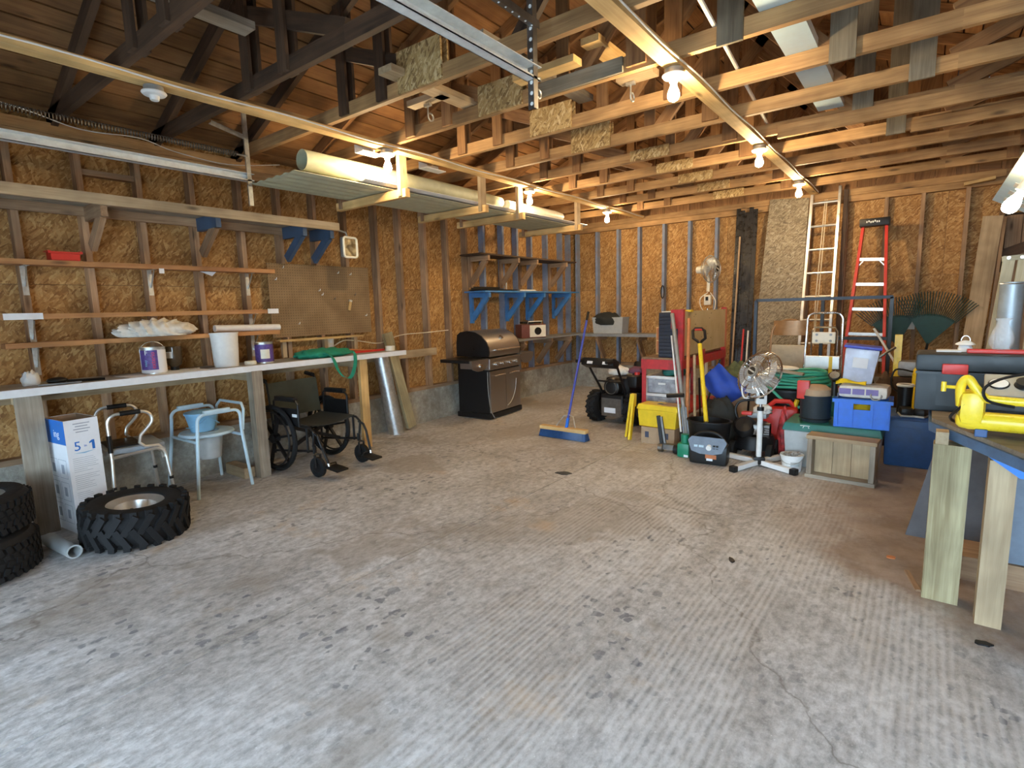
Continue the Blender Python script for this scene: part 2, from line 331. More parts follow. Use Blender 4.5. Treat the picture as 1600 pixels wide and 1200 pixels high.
M_FOUND=concrete_wall()
M_GRAVEL=flat('gravel_ground',(.44,.43,.41),.95,var=.25,scale=6)
# ---- floor: cast strips with joints between them
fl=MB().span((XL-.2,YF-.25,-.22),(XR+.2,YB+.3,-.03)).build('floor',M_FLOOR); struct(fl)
cuts=[XL-.2,-2.255,XR+.2]
for a,b in zip(cuts,cuts[1:]):
    g=.003
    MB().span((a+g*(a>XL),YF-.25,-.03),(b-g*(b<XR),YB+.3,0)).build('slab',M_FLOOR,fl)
gd=MB().span((-14,-16,-.3),(14,YF-.25,-.06)).build('ground_outside',M_GRAVEL); struct(gd)  # unseen gravel added to bounce daylight up to the ceiling
# ---- wall maker
ST_W,ST_D=.04,.09
def sheet_rows(u0,u1,z0,z1,first,zs):
    rows=[]; z=z0
    for zz in list(zs)+[z1]:
        if zz>z: rows.append((z,zz)); z=zz
    out=[]
    for k,(a,b) in enumerate(rows):
        u=u0; w=first if k%2==0 else first+1.22
        while u<u1-.01:
            e=min(u+w,u1); out.append((u+.0015,e-.0015,a+.0015,b-.0015)); u=e; w=2.44
    return out
# left wall (plane x)
wl=MB().span((XL-.13,YF,.40),(XL-.107,YB+.1,2.86)).build('wall_left',M_DARKW); struct(wl)
MB().span((XL-.22,YF-.2,-.1),(XL,YB,.40)).build('foundation',M_FOUND,wl)
for (u0,u1,a,b) in sheet_rows(YF,YB+.1,.40,2.86,1.9,(1.62,)):
    MB().span((XL-.105,u0,a),(XL-.09,u1,b)).build('chipboard_sheet',M_OSB,wl)
MB().span((XL-.09,YF,.40),(XL,YB+.09,.44)).build('sill_plate',M_STUD,wl)
for z in (2.56,2.636): MB().span((XL-.09,YF,z),(XL,YB+.09,z+.074)).build('top_plate',M_CHORD,wl)
stud_me=MB().box((0,0,0),(ST_D,ST_W,2.12)).mesh('stud',M_STUD); stud_bl=MB().box((0,0,0),(ST_D,ST_W,2.12)).mesh('stud_painted',M_BLUEST)
for y in (-1.3,-.95,-.57,-.2,.2,.57,.95,1.33,1.70,2.08,2.47,2.83,3.20,3.55,3.95,4.29,4.68,5.06,5.42,5.78,6.20,6.54,6.90,7.33,7.76,8.02):
    inst(stud_bl if y>5.7 else stud_me,'stud',wl,(XL-.045,y,1.50))
# short frame blocks between studs near the top (old window header)
MB().span((XL-.09,1.35,2.40),(XL-.02,1.68,2.44)).build('blocking',M_STUD,wl)
# back wall (plane y)
wb=MB().span((XL-.1,YB+.107,.40),(XR+.1,YB+.13,2.74)).build('wall_back',M_DARKW); struct(wb)
MB().span((XL,YB,-.1),(.62,YB+.22,.40)).build('foundation',M_FOUND,wb); MB().span((1.55,YB,-.1),(XR,YB+.22,.40)).build('foundation',M_FOUND,wb)
for (u0,u1,a,b) in sheet_rows(XL-.09,XR+.09,.40,2.74,1.4,(1.62,)):
    if u1<.66 or u0>1.5: MB().span((u0,YB+.09,a),(u1,YB+.105,b)).build('chipboard_sheet',M_OSB,wb)
    else:
        MB().span((u0,YB+.09,a),(.60,YB+.105,b)).build('chipboard_sheet',M_OSB,wb)
        if u1>1.58: MB().span((1.58,YB+.09,a),(u1,YB+.105,b)).build('chipboard_sheet',M_OSB,wb)
MB().span((.60,YB+.09,2.25),(1.58,YB+.105,2.74)).build('chipboard_sheet',M_OSB,wb)
MB().span((XL,YB,.40),(.6,YB+.09,.44)).build('sill_plate',M_STUD,wb)
for z in (2.56,2.636): MB().span((XL,YB,z),(XR,YB+.09,z+.074)).build('top_plate',M_CHORD,wb)
MB().span((XL,YB-.03,2.63),(.58,YB-.004,2.705)).build('ledger_board',M_CHORD,wb)
stb=MB().box((0,0,0),(ST_W,ST_D,2.12)).mesh('stud',M_STUD); stbb=MB().box((0,0,0),(ST_W,ST_D,2.12)).mesh('stud_painted',M_BLUEST)
for x in (-4.76,-4.38,-4.0,-3.64,-3.24,-2.85,-2.46,-2.07,-1.68,-1.28,-.88,-.47,-.12,.28,.58,1.62,2.0,2.4):
    inst(stbb if x<-2.4 else stb,'stud',wb,(x,YB+.045,1.50))
# gable boards above the back wall and the front wall
def gable(y0,y1,parent,mat,zb):
    x=XL-.3
    while x<XR+.3:
        e=min(x+.19,XR+.3); xm=(x+e)/2
        za=max(zroof(x)+.004,zb+.03); zb2=max(zroof(e)+.004,zb+.03)
        if zroof(xm)-.02>zb+.05:
            b=MB(); b.add([(x+.002,y0,zb),(e-.002,y0,zb),(e-.002,y1,zb),(x+.002,y1,zb),(x+.002,y0,za),(e-.002,y0,zb2),(e-.002,y1,zb2),(x+.002,y1,za)],[(3,2,1,0),(4,5,6,7),(0,1,5,4),(1,2,6,5),(2,3,7,6),(3,0,4,7)],[(q,random.random()*4+w,0) for q,w in ((0,0),(0,.2),(0,.2),(0,0),(.5,0),(.5,.2),(.5,.2),(.5,0))])
            b.build('gable_board',mat,parent)
        x=e
gable(YB+.08,YB+.105,wb,M_PLANK,2.712)
def gable_back(y,parent):
    MB().prism([(XL-.35,2.70),(XR+.35,2.70),(XR+.35,zroof(XR+.35)+.006),(RX,zroof(RX)+.03),(XL-.35,zroof(XL-.35)+.006)],.012,Matrix(((1,0,0),(0,0,1),(0,1,0))),(0,y,0)).build('gable_sheathing',M_DARKW,parent)
gable_back(YB+.108,wb)
# right wall
wr=MB().span((XR+.107,YF,0),(XR+.13,YB+.1,2.86)).build('wall_right',M_DARKW); struct(wr)
for (u0,u1,a,b) in sheet_rows(YF,YB+.1,.0,2.86,1.9,(1.22,)): MB().span((XR+.09,u0,a),(XR+.105,u1,b)).build('chipboard_sheet',M_OSB,wr)
for k in range(23): inst(stud_me,'stud',wr,(XR+.045,-.8+k*.4,1.5))
for z in (2.56,2.636): MB().span((XR,YF,z),(XR+.09,YB+.09,z+.074)).build('top_plate',M_CHORD,wr)
# front wall set back to even daylight, with added door and one open bay
wf=MB().span((XL-.1,YF-.13,0),(-4.3,YF-.02,2.74)).build('wall_front',M_OSB); struct(wf)
for a,b,z in ((-1.65,-.85,0),(1.95,XR+.1,0)): MB().span((a,YF-.13,z),(b,YF-.02,2.74)).build('chipboard_sheet',M_OSB,wf)
MB().span((-4.3,YF-.13,2.2),(-1.65,YF-.02,2.74)).build('chipboard_sheet',M_OSB,wf); MB().span((-.85,YF-.13,2.2),(1.95,YF-.02,2.74)).build('chipboard_sheet',M_OSB,wf)
gable(YF-.12,YF-.095,wf,M_PLANK,2.735); gable_back(YF-.14,wf)
# unseen left door, added part-lowered to hold back daylight on the near floor
d2=MB().span((-4.3,YF-.09,.85),(-1.65,YF-.05,1.30)).build('door_blocker',M_WHITEP); struct(d2)
for k in range(2): MB().span((-4.3,YF-.09,1.31+.445*k),(-1.65,YF-.05,1.31+.445*k+.435)).build('blocker_panel',M_WHITEP,d2)
# plank door in the back wall, right of the leaning boards
d1=MB().span((.62,YB+.06,.02),(1.56,YB+.09,2.23)).build('door_1',M_DARKW); struct(d1)
for k in range(7): MB().span((.622+k*.134,YB+.03,.03),(.622+k*.134+.128,YB+.058,2.22)).build('plank',M_STUD,d1)
MB().beam((.60,YB+.012,1.80),(1.5,YB+.012,2.16),.03,.11).build('diagonal_brace',M_DARKW,d1)
MB().beam((.60,YB+.012,.45),(1.5,YB+.012,.45),.03,.11).build('brace',M_DARKW,d1)
# ---- roof boards
ce=MB()
for s in (-1,1):
    n=Vector((-s*SL*-1,0,1)); 
    x0=RX; x1=RX+s*4.05
    ce.add([(x0,YF-.4,zroof(RX)+.05),(x1,YF-.4,zroof(x1)+.05),(x1,YB+.5,zroof(x1)+.05),(x0,YB+.5,zroof(RX)+.05),(x0,YF-.4,zroof(RX)+.07),(x1,YF-.4,zroof(x1)+.07),(x1,YB+.5,zroof(x1)+.07),(x0,YB+.5,zroof(RX)+.07)],[(3,2,1,0),(4,5,6,7),(0,1,5,4),(1,2,6,5),(2,3,7,6),(3,0,4,7)])
ce=ce.build('ceiling',M_DARKW); struct(ce)
ang=math.atan(SL); LB=4.05/cos(ang); nb=31; wbd=LB/nb
plank_me=MB().box((0,0,0),(wbd-.013,YB-YF+.9,.022)).mesh('roof_board',M_PLANK)
for s in (-1,1):
    for k in range(nb):
        d=(k+.5)*wbd; x=RX+s*d*cos(ang); z=zroof(RX)-d*sin(ang)+.016
        inst(plank_me,'roof_board',ce,(x,(YB+YF)/2+.05,z),roty(s*ang))
# ---- roof trusses
WORDS=['first','second','third','fourth','fifth','sixth','seventh','eighth','ninth','tenth','eleventh','twelfth','thirteenth','fourteenth']
def truss(k,y):
    t=thing('roof_truss',f'brown timber roof truss, {WORDS[k]} counting from the back wall','truss',(0,y,0),0,'roof trusses across the garage')
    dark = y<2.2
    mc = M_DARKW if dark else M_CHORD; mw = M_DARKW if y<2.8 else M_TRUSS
    xs=-2.42 if y<4.8 else -2.15
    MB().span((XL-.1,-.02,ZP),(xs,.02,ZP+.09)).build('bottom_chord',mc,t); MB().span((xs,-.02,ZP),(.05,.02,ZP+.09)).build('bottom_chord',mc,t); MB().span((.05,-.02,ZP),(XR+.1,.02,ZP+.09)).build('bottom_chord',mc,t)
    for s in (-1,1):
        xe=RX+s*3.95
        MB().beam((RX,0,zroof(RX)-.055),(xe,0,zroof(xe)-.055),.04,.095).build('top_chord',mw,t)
    def web(x0,z0,x1,z1,w=.09,yy=0,m=mw): MB().beam((x0,yy,z0),(x1,yy,z1),.036 if yy==0 else .02,w).build('web',m,t)
    web(-2.42,2.79,-3.55,zroof(-3.55)-.12); web(.02,2.79,1.15,zroof(1.15)-.12); web(-1.82,2.76,-.72,zroof(-.72)-.12); web(-.55,2.78,-1.70,zroof(-1.7)-.12)
    j=random.uniform(-.05,.05)
    for x,m in ((-3.32+j,mw),(-2.92+j,mw),(.62+j,M_TRUSS)):
        for q in (-1,1): web(x,2.72,x,zroof(x)-.03,.09,q*.031,m)
    for x,on in ((-.90,3.1),(-.47,3.75),(-.12,4.38),(-.48,5.0),(-.3,5.64)):
        if abs(on-y)<.2: 
            web(x,2.69,x,zroof(x)-.06,.13,-.031,M_OLDGREY)
    if y>2.7: 
        web(-1.42+j,2.73,-1.42+j,zroof(-1.42)-.08,.12,-.031,M_TRUSS); web(-1.95+j*2,2.73,-1.95+j*2,zroof(-1.95)-.05,.09,.031,M_TRUSS)
    if y>2.3:
        xs=xs-(.12 if y<2.6 else 0)
        for q in (-1,1):
            MB().span((xs-.19,q*.0275-.0065,ZP+.005),(xs+.19,q*.0275+.0065,ZP+.25 if y<2.6 else (ZP+.20 if y<4.8 else ZP+.10))).build('gusset_plate',M_OSBG,t)
    if abs(y-3.12)<.1: MB().span((-2.1,-.04,ZP+.003),(-1.5,-.022,ZP+.088)).build('splice_board',M_OLDGREY,t)
    if abs(y-5.01)<.1: MB().span((-1.05,-.058,ZP-.045),(1.2,-.022,ZP+.05)).build('splice_board',M_CHORD,t)
    if abs(y-5.64)<.1: MB().span((-.2,-.058,ZP-.03),(1.6,-.022,ZP+.06)).build('splice_board',M_CHORD,t)
    return t
ys=[1.86+.63*k for k in range(-4,10)]
for i,y in enumerate(reversed(ys)): truss(i,y)
# lateral braces lying on the chords, one board each
for (x,y0,y1,z,m,lab) in ((-3.15,.4,1.75,2.97,M_GREYW,'pale grey brace board lying across the nearest dark trusses'),(-2.72,2.35,3.35,2.83,M_TAN,'short tan brace board on the chords above the left lamp rail'),(-2.2,2.6,3.9,2.95,M_GREYW,'grey brace board behind the hanging middle door track'),(-1.68,3.02,3.6,2.92,M_RAIL,'short pale block with a lit end above the middle trusses'),(-3.9,1.3,2.6,2.83,M_CHORD,'brown brace board resting on chords above the left door track')):
    o=MB().span((x-.06,y0,z-.02),(x+.06,y1,z+.02)).build('brace_board',m); tag(o,lab,'board','brace boards in the trusses')
# ================================================================ CEILING FITTINGS
def lamp_rail(x,y0,y1,label):
    t=thing('lamp_rail',label,'rail',(x,0,0),0,'pine boards carrying the lamps')
    MB().span((-.045,y0,ZP-.042),(.045,y1,ZP-.002)).build('board',M_RAIL,t)
    pts=[(.0505,y,ZP-.02-.008*sin(y*5)) for y in [y0+.05+(y1-y0-.1)*i/40 for i in range(41)]]
    MB().tube(pts,.005,6).build('cable',M_WHITE,t)
    return t
lamp_rail(-3.57,-.2,8.0,'long pale pine rail with white cable, nearest the left wall')
lamp_rail(-1.21,-.2,7.85,'long pale pine rail with white cable over the middle of the garage')
bulb_prof=[(.001,-.135),(.014,-.134),(.024,-.127),(.030,-.112),(.0305,-.098),(.027,-.082),(.019,-.062),(.0145,-.045),(.0135,-.034)]
M_BULB=emit('lit_bulb_glass',(1.0,.74,.42),BULB_W)
def lamp(x,y,label,lit=True):
    t=thing('bulb_lamp',label,'lamp',(x,y,ZP-.045),0,'bare bulb lamps under the rails')
    MB().lathe([(.001,0),(.05,0),(.05,-.028),(.048,-.03)],20).build('junction_box',M_OLDALU,t,True)
    MB().lathe([(.001,-.028),(.062,-.03),(.064,-.036),(.055,-.046),(.026,-.05),(.024,-.068),(.021,-.074),(.001,-.074)],24).build('lamp_holder',M_WHITE,t,True)
    if lit: MB().lathe([(r*1.08,z-.035) for r,z in bulb_prof],20).build('bulb',M_BULB,t,True,label='glowing clear bulb')
    return t
for y,l in ((3.06,'lit bare bulb above the near end of the hanging sheet rack'),(5.05,'lit bare bulb beside the far end of the sheet rack'),(6.88,'lit bare bulb on the left rail, farthest from the camera')): lamp(-3.57,y,l)
for y,l in ((3.13,'lit bare bulb on the middle rail, nearest and highest in view'),(5.08,'lit bare bulb midway along the middle rail'),(6.85,'lit bare bulb in front of the tall grey board and ladder')): lamp(-1.21,y,l)
lamp(-3.57,1.38,'white lamp holder without a bulb on the left rail',False)
# door tracks ---------------------------------------------------------------
def track(x,yend,label,hs):
    t=thing('door_track',label,'track',(x,0,2.46))
    b=MB(); b.span((-.03,-.2,-.03),(-.026,yend,.03)); b.span((-.03,-.2,.026),(.03,yend,.03)); b.span((-.03,-.2,-.03),(.022,yend,-.026)); b.span((.018,-.2,-.03),(.022,yend,-.018)); b.build('channel',M_GALV,t)
    b=MB()
    def perf(p0,p1):
        p0=Vector(p0);p1=Vector(p1); d=p1-p0; n=int(d.length/.045)
        bb=MB(); bb.beam(p0,p1,.004,.04,(1,0,0)); bb.beam(p0+V(.02,.002,0),p1+V(.02,.002,0),.034,.004,(1,0,0)); bb.build('perforated_angle',M_DKSTEEL if hs else M_STEEL,t)
        h=MB()
        for i in range(n): h.disc(p0+d*((i+.5)/n)+V(0,-.0026,0),.009,8,rotx(pi/2))
        h.build('holes',M_WHITE,t)
    yy=yend-.04
    perf((0,yy,-.22 if not hs else -.16),(0,yy,.50))
    perf((0.02,yy+.01,.20),(-.0,yy-.55,.22)) if hs else None
    perf((.0,yy,.40),(.33,yy-.1,.42)) if hs else perf((0,yy,.30),(-.02,yy-.25,.36))
    sp=MB(); pts=[]; L=1.15 if hs else 1.9; z=.36 if hs else .16; n=int(L/.018)
    for i in range(n*8): 
        a=2*pi*i/8; pts.append((.02+.02*cos(a),yy-.08-L*i/(n*8),z+.02*sin(a)))
    sp.tube(pts,.0035,4); sp.build('spring',M_DKSTEEL,t,True)
    MB().tube([(.02,yy,z),(.02,yy-.09,z)],.008,6).build('eye_bolt',M_STEEL,t)
    return t
track(-4.40,2.36,'galvanised garage door track running along the left wall',False)
track(-1.55,2.27,'galvanised garage door track with perforated hanger in the middle',True)
o=MB().tube(smooth_path([(-4.6,.2,2.72),(-4.6,.9,2.705),(-4.62,1.3,2.64),(-4.62,1.65,2.66),(-4.65,1.9,2.62),(-4.65,2.3,2.60),(-4.65,2.75,2.68)]),.0035,6).build('pull_cord',M_CLOTH); tag(o,'thin white cord slung above the left door track','cord')
# white channel, strips and pulley hooks in the roof space
t=thing('gutter_channel','white metal channel lying on the chords right of middle rail','channel',(-.68,0,ZP+.092))
MB().span((-.085,1.4,0),(.085,4.95,.004)).build('web_plate',M_LBLUE,t); MB().span((-.085,1.4,.004),(-.081,4.95,.05)).build('flange',M_WHITEP,t); MB().span((.081,1.4,.004),(.085,4.95,.05)).build('flange',M_WHITEP,t)
o=MB().cyl((-.93,2.4,ZP+.105),(-1.17,5.3,ZP+.105),.012,8).build('white_conduit',M_WHITE); tag(o,'thin white rod lying on chords beside the middle rail','rod')
def hook(x,y,z,label):
    b=MB(); b.tube([(x,y,z+.10),(x,y,z+.04)]+arc((x,y+.025,z+.02),.025,pi,2.6*pi,10,(1,2)),.006,6); b.span((x-.03,y-.012,z+.085),(x+.03,y+.012,z+.105))
    tag(b.build('ceiling_hook',M_STEEL,None,True),label,'hook','steel hooks in the trusses')
o=MB().span((-3.05,2.82,2.81),(-2.70,2.90,2.85)).build('hook_block',M_TAN); tag(o,'small tan block with hook near the first gusset','block')
hook(-2.88,2.86,2.70,'steel hook under a small tan block, left of middle track')
o=MB().span((-2.2,2.95,2.80),(-1.75,3.05,2.84)).build('hook_block',M_RAIL); tag(o,'pale block behind the end of the middle door track','block'); hook(-2.05,3.0,2.69,'steel hook hanging beside the end of the middle track')
o=MB().span((-1.7,3.40,2.80),(-1.45,3.5,2.84)).build('hook_block',M_TAN); tag(o,'small tan block with hook below the middle bulb','block'); hook(-1.62,3.45,2.69,'steel hook to the left of the nearest middle bulb')
# hanging rack of sheets ------------------------------------------------------
for y,l in ((3.27,'nearest pale hanger frame of the sheet rack'),(4.32,'second pale hanger frame of the sheet rack'),(4.95,'third pale hanger frame of the sheet rack'),(6.2,'farthest pale hanger frame of the sheet rack')):
    t=thing('rack_hanger',l,'hanger',(0,y,0),0,'wooden hangers of the sheet rack')
    MB().span((-3.66,-.04,2.34),(-3.62,.04,2.709)).build('upright',M_TAN,t); MB().span((-4.5,-.04,2.34),(-4.46,.04,2.709)).build('upright',M_STUD,t); MB().span((-4.56,-.025,2.33),(-3.58,.025,2.40)).build('crossbar',M_RAIL,t)
def sheet(x0,x1,y0,y1,z,mat,label,wave=.005,rot=0):
    b=MB(); n=int((x1-x0)/.02); vs=[];fs=[]
    for k,y in enumerate((y0,y1)):
        for i in range(n+1):
            x=x0+(x1-x0)*i/n; vs.append((x+rot*(y-y0),y,z+wave*sin(i*1.05)))
    fs=[(i,i+1,n+2+i,n+1+i) for i in range(n)]; vs2=[(a,b_,c+.004) for a,b_,c in vs]; m=len(vs)
    fs+=[tuple(m+q for q in f) for f in fs]; fs+=[(0,n+1,m+n+1,m),(n,m+n,m+2*n+1,2*n+1)]+[(i,i+1,m+i+1,m+i) for i in range(n)]+[(n+1+i,n+2+i,m+n+2+i,m+n+1+i) for i in range(n)]
    b.add(vs,[]); b.v=[];b.g=[]; b.add(vs+vs2,fs); o=b.build('corrugated_sheet',mat,None,True); return tag(o,label,'sheet','sheets on the hanging rack')
sheet(-4.42,-3.78,2.35,6.5,2.415,M_FIBRE,'lowest white corrugated sheet on the hanging rack'); sheet(-4.35,-3.72,2.95,6.6,2.442,M_WHITEP,'second corrugated sheet on the hanging rack, under the roll',.008)
t=thing('fibreglass_roll','long translucent greenish roll wrapped in print on sheet rack','roll',(-3.91,2.50,2.545))
b=MB(); b.lathe([(.072,0),(.078,0),(.079,1.2),(.075,2.0),(.06,2.45),(.054,2.45),(.07,1.9),(.072,0)],24,R=rotx(-pi/2)); b.build('tube',M_FIBRE,t,True)
b=MB()
for i in range(9): b.lathe([(.0800,.05+i*.21),(.0805,.05+i*.21),(.0803,.12+i*.21),(.080,.12+i*.21)],10,R=rotx(-pi/2)@rotz(.2*(i%3)),a0=-2.6,a1=-1.9)
b.build('printed_text_bands',M_GREYW,t)
t=thing('insulation_roll','cream roll with rounded end at far end of sheet rack','roll',(-3.84,4.98,2.515))
MB().lathe([(.001,0),(.055,0),(.06,.3),(.058,1.0),(.045,1.15),(.001,1.17)],20,R=rotx(-pi/2)).build('roll_body',M_CREAM,t,True)
for (x,y,z,s,l) in ((-3.66,2.95,2.63,.20,'white metal bracket plate under the left rail before the first bulb'),(-3.75,3.75,2.66,.25,'white metal plate tucked over the sheet rack')):
    o=MB().box((x,y,z),(.10,s,.008)).box((x-.05,y,z+.03),(.006,s,.06)).build('bracket_plate',M_WHITEP); tag(o,l,'bracket')
# flood lamp under the top shelf
t=thing('flood_lamp','small square flood lamp with wire guard hanging from the top shelf','lamp',(-4.46,3.30,1.93),0)
MB().box((-.03,0,.06),(.05,.15,.19),b=.015).build('housing',M_OLDALU,t,True)
fr=MB(); loop=[]
for (yy,zz,a) in ((.075,.15,0),(-.075,.15,pi/2),(-.075,-.035,pi),(.075,-.035,1.5*pi)):
    sy=1 if yy>0 else -1; sz=1 if zz>.05 else -1
    for k in range(5): loop.append((0.004,yy-sy*.025+.025*cos(a+k*pi/8)*1.0,zz-sz*.025+.025*sin(a+k*pi/8)))
fr.tube(loop,.011,8,closed=True); fr.build('rim',M_CREAM,t,True)
MB().box((0,0,.058),(.006,.14,.175)).build('lens',flat('lamp_lens',(.75,.70,.52),.12,.9,.1,20),t)  # yellowish base colour stands in for warm bulb light on the lens
MB().tube([(-.03,0,.15),(-.03,-.02,.20),(-.03,-.14,.215),(-.03,-.15,.233)],.009,6).build('hanger',M_OLDALU,t)
# ================================================================ LEFT WALL: SHELVES, BENCH
# top storage shelf with brackets
t=thing('storage_shelf','long high timber storage shelf along the left wall under the door track','shelf',(XL,0,0))
for k in range(3): MB().span((.002+k*.138,-.3,2.165),(.002+k*.138+.134,3.18,2.20)).build('shelf_board',M_GREYW if k<2 else M_TAN,t)
MB().span((.385,-.3,2.13),(.42,3.18,2.20)).build('front_edge',M_TAN,t)
MB().span((.002,-.3,2.10),(.04,3.18,2.164)).build('wall_cleat',M_STUD,t)
for y,m in ((.57,M_STUD),(1.34,M_STUD),(2.09,M_DKBLUE),(2.84,M_DKBLUE),(3.12,M_DKBLUE)):
    MB().span((.042,y-.02,2.06),(.383,y+.02,2.163)).build('bracket_arm',m,t)
    MB().beam((.33,y,2.08),(.06,y,1.88),.036,.075).build('bracket_strut',M_STUD if y<2.5 else m,t)
# three narrow wall shelves
def wshelf(z,y0,y1,label,depth=.14,br=(.95,1.70,2.47),caps=False):
    t=thing('wall_shelf',label,'shelf',(XL,0,z),0,'narrow shelves above the bench')
    MB().span((.002,y0,-.034),(depth,y1,0)).build('board',M_SHELF,t)
    for y in br:
        b=MB(); b.span((.001,y-.016,-.23),(.004,y+.016,-.036)); b.span((.001,y-.016,-.038),(depth-.03,y+.016,-.0345)); b.beam((.006,y,-.17),(depth-.045,y,-.042),.006,.014); b.build('metal_bracket',M_STEEL,t)
    if caps:
        for a,b_ in ((y0+.05,y0+.25),(y1-.10,y1)): MB().span((depth+.0005,a,-.036),(depth+.006,b_,.006)).build('end_plate',M_WHITEP,t)
    return t
wshelf(1.772,-.1,2.66,'uppermost narrow pine shelf, holding the red bin'); wshelf(1.414,.74,2.66,'middle narrow pine shelf with white end plates',caps=True,br=(.95,2.47)); wshelf(1.225,.78,2.66,'lowest narrow pine shelf, holding the crumpled white cloth',br=(.95,2.47))
t=thing('storage_bin','small red plastic bin on the uppermost narrow shelf','bin',(XL+.075,1.16,1.772))
b=MB(); 
for a,c in (((-.05,-.075,.0),(.05,.075,.005)),((-.055,-.08,.005),(-.05,.08,.06)),((.05,-.08,.005),(.055,.08,.055)),((-.05,-.08,.005),(.05,-.075,.06)),((-.05,.075,.005),(.05,.08,.06))): b.span(a,c)
b.build('tray',M_RED,t); MB().span((.055,-.095,.048),(.065,.095,.06)).build('rim',M_RED,t); MB().span((-.06,-.095,.06),(.06,-.08,.066)).build('rim',M_RED,t); MB().span((-.06,.08,.06),(.06,.095,.066)).build('rim',M_RED,t)
o=MB().span((XL+.1405,1.72,1.705),(XL+.144,1.755,1.742)).build('price_tag',M_PAPER); tag(o,'small white square tag under the uppermost narrow shelf','tag')
o=MB().add([(XL+.06,2.05,1.737),(XL+.06,2.18,1.737),(XL+.07,2.14,1.70),(XL+.062,2.05,1.736),(XL+.062,2.18,1.736),(XL+.072,2.14,1.70)],[(0,1,2),(3,5,4),(0,3,4,1),(1,4,5,2),(2,5,3,0)]).build('paper_scrap',M_PAPER); tag(o,'white paper corner poking out under the uppermost shelf','paper')
# crumpled drop cloth
def lump(name,label,cat,c,size,mat,seed,n=26,amp=.35,sx=1,parent=None,fold=7):
    rnd=random.Random(seed); ph=[(rnd.uniform(3,fold),rnd.uniform(3,fold),rnd.uniform(0,6)) for _ in range(8)]
    vs=[];fs=[];m=n
    for j in range(m+1):
        for i in range(n*2):
            a=2*pi*i/(n*2); b=pi*j/m; d=Vector((sin(b)*cos(a),sin(b)*sin(a),cos(b)))
            k=1.0
            for q,(fa,fb,p) in enumerate(ph): k+=amp/8*abs(sin(fa*d.x+fb*d.y*1.3+p+2.2*d.z))*(1 if q%2 else -1)
            p=Vector((d.x*size[0]*k,d.y*size[1]*k,d.z*size[2]*k)); 
            if p.z<-size[2]*.55: p.z=-size[2]*.55
            vs.append(p+Vector((0,0,size[2]*.55)))
    for j in range(m):
        for i in range(n*2): fs.append((j*n*2+i,(j+1)*n*2+i,(j+1)*n*2+(i+1)%(n*2),j*n*2+(i+1)%(n*2)))
    b=MB(); b.add(vs,fs,None,None,c); o=b.build(name,mat,parent,80); return tag(o,label,cat) if label else o
lump('drop_cloth','crumpled white drop cloth on the lowest narrow shelf','cloth',(XL+.13,1.66,1.228),(.13,.255,.080),M_CLOTH,3,n=40,amp=1.0,fold=10)
b=MB(); b.tube([(XL+.06,2.12,1.262),(XL+.06,2.70,1.250)],.03,14); o=b.build('plastic_roll',M_WHITE,None,True); tag(o,'rolled clear white plastic film at the shelf end by the pegboard','roll')
# pegboard -------------------------------------------------------------------
def peg_mat():
    t=NT('pegboard'); p=t.n('ShaderNodeTexCoord').outputs['Object']; s=t.n('ShaderNodeSeparateXYZ'); t.l(p,s.inputs[0])
    def fr(o): return t.math('SUBTRACT',t.math('FRACT',t.math('MULTIPLY',o,1/.0254)),.5)
    d=t.math('SQRT',t.math('ADD',t.math('POWER',fr(s.outputs[1]),2),t.math('POWER',fr(s.outputs[2]),2))); k=t.math('LESS_THAN',d,.17)
    c=t.mix(t.ramp(t.noise(p,4,5,.6),[(.35,0.0),(.65,1.0)]),(.20,.125,.06),(.275,.18,.09)); c=t.mix(t.math('MULTIPLY',k,.8),c,(.06,.035,.02)); return t.out(c,.75)
t=thing('pegboard','brown perforated pegboard with a few hooks left of the bare studs','pegboard',(XL,3.23,1.49))
MB().span((.001,-.57,-.34),(.007,.57,.35)).build('board',peg_mat(),t)
for (y,z,m) in ((-.42,.31,M_WHITE),(.18,.28,M_WHITE),(.33,.27,M_WHITE),(-.02,.06,M_WHITE),(-.05,.1,M_WHITE),(.37,.06,M_DKSTEEL),(-.3,-.22,M_WHITE),(.12,.02,M_DKSTEEL),(-.5,.2,M_WHITE),(.5,-.16,M_WHITE)):
    b=MB(); b.tube([(.006,y,z),(.03,y,z),(.036,y,z+.018)],.0035,5); b.build('peg_hook',m,t)
t=thing('paint_brush','small wooden handled brush hanging on the pegboard','brush',(XL+.02,3.53,1.45),0,R=rotx(-.25))
MB().span((-.006,-.014,-.06),(.006,.014,.03)).build('handle',M_RAIL,t); MB().span((-.008,-.017,.03),(.008,.017,.05)).build('ferrule',M_STEEL,t)
# little shelf under the pegboard with posts
t=thing('ledge_shelf','thin pale ledge on short posts below the pegboard','shelf',(XL,0,0))
MB().span((.002,2.68,1.11),(.09,3.62,1.128)).build('board',M_RAIL,t)
for y in (2.75,3.2,3.56): MB().span((.002,y-.02,.957),(.04,y+.02,1.109)).build('post',M_TAN,t)
o=MB().span((XL+.002,3.24,1.00),(XL+.008,3.31,1.105)).build('outlet_plate',M_CREAM); tag(o,'cream electrical outlet plate under the pegboard','outlet')
for zz in (1.03,1.075): MB().span((XL+.0082,3.262,zz-.013),(XL+.010,3.288,zz+.013)).build('socket',M_WHITE,o)
o=MB().tube(smooth_path([(XL+.012,3.31,1.03),(XL+.03,3.42,1.08),(XL+.02,3.62,1.06),(XL+.01,3.9,1.02),(XL+.008,4.2,1.09),(XL+.008,4.6,1.10),(XL+.008,5.0,1.11)]),.006,6).build('wall_cable',M_COPPER); tag(o,'cream cable stapled across the studs right of the pegboard','cable')
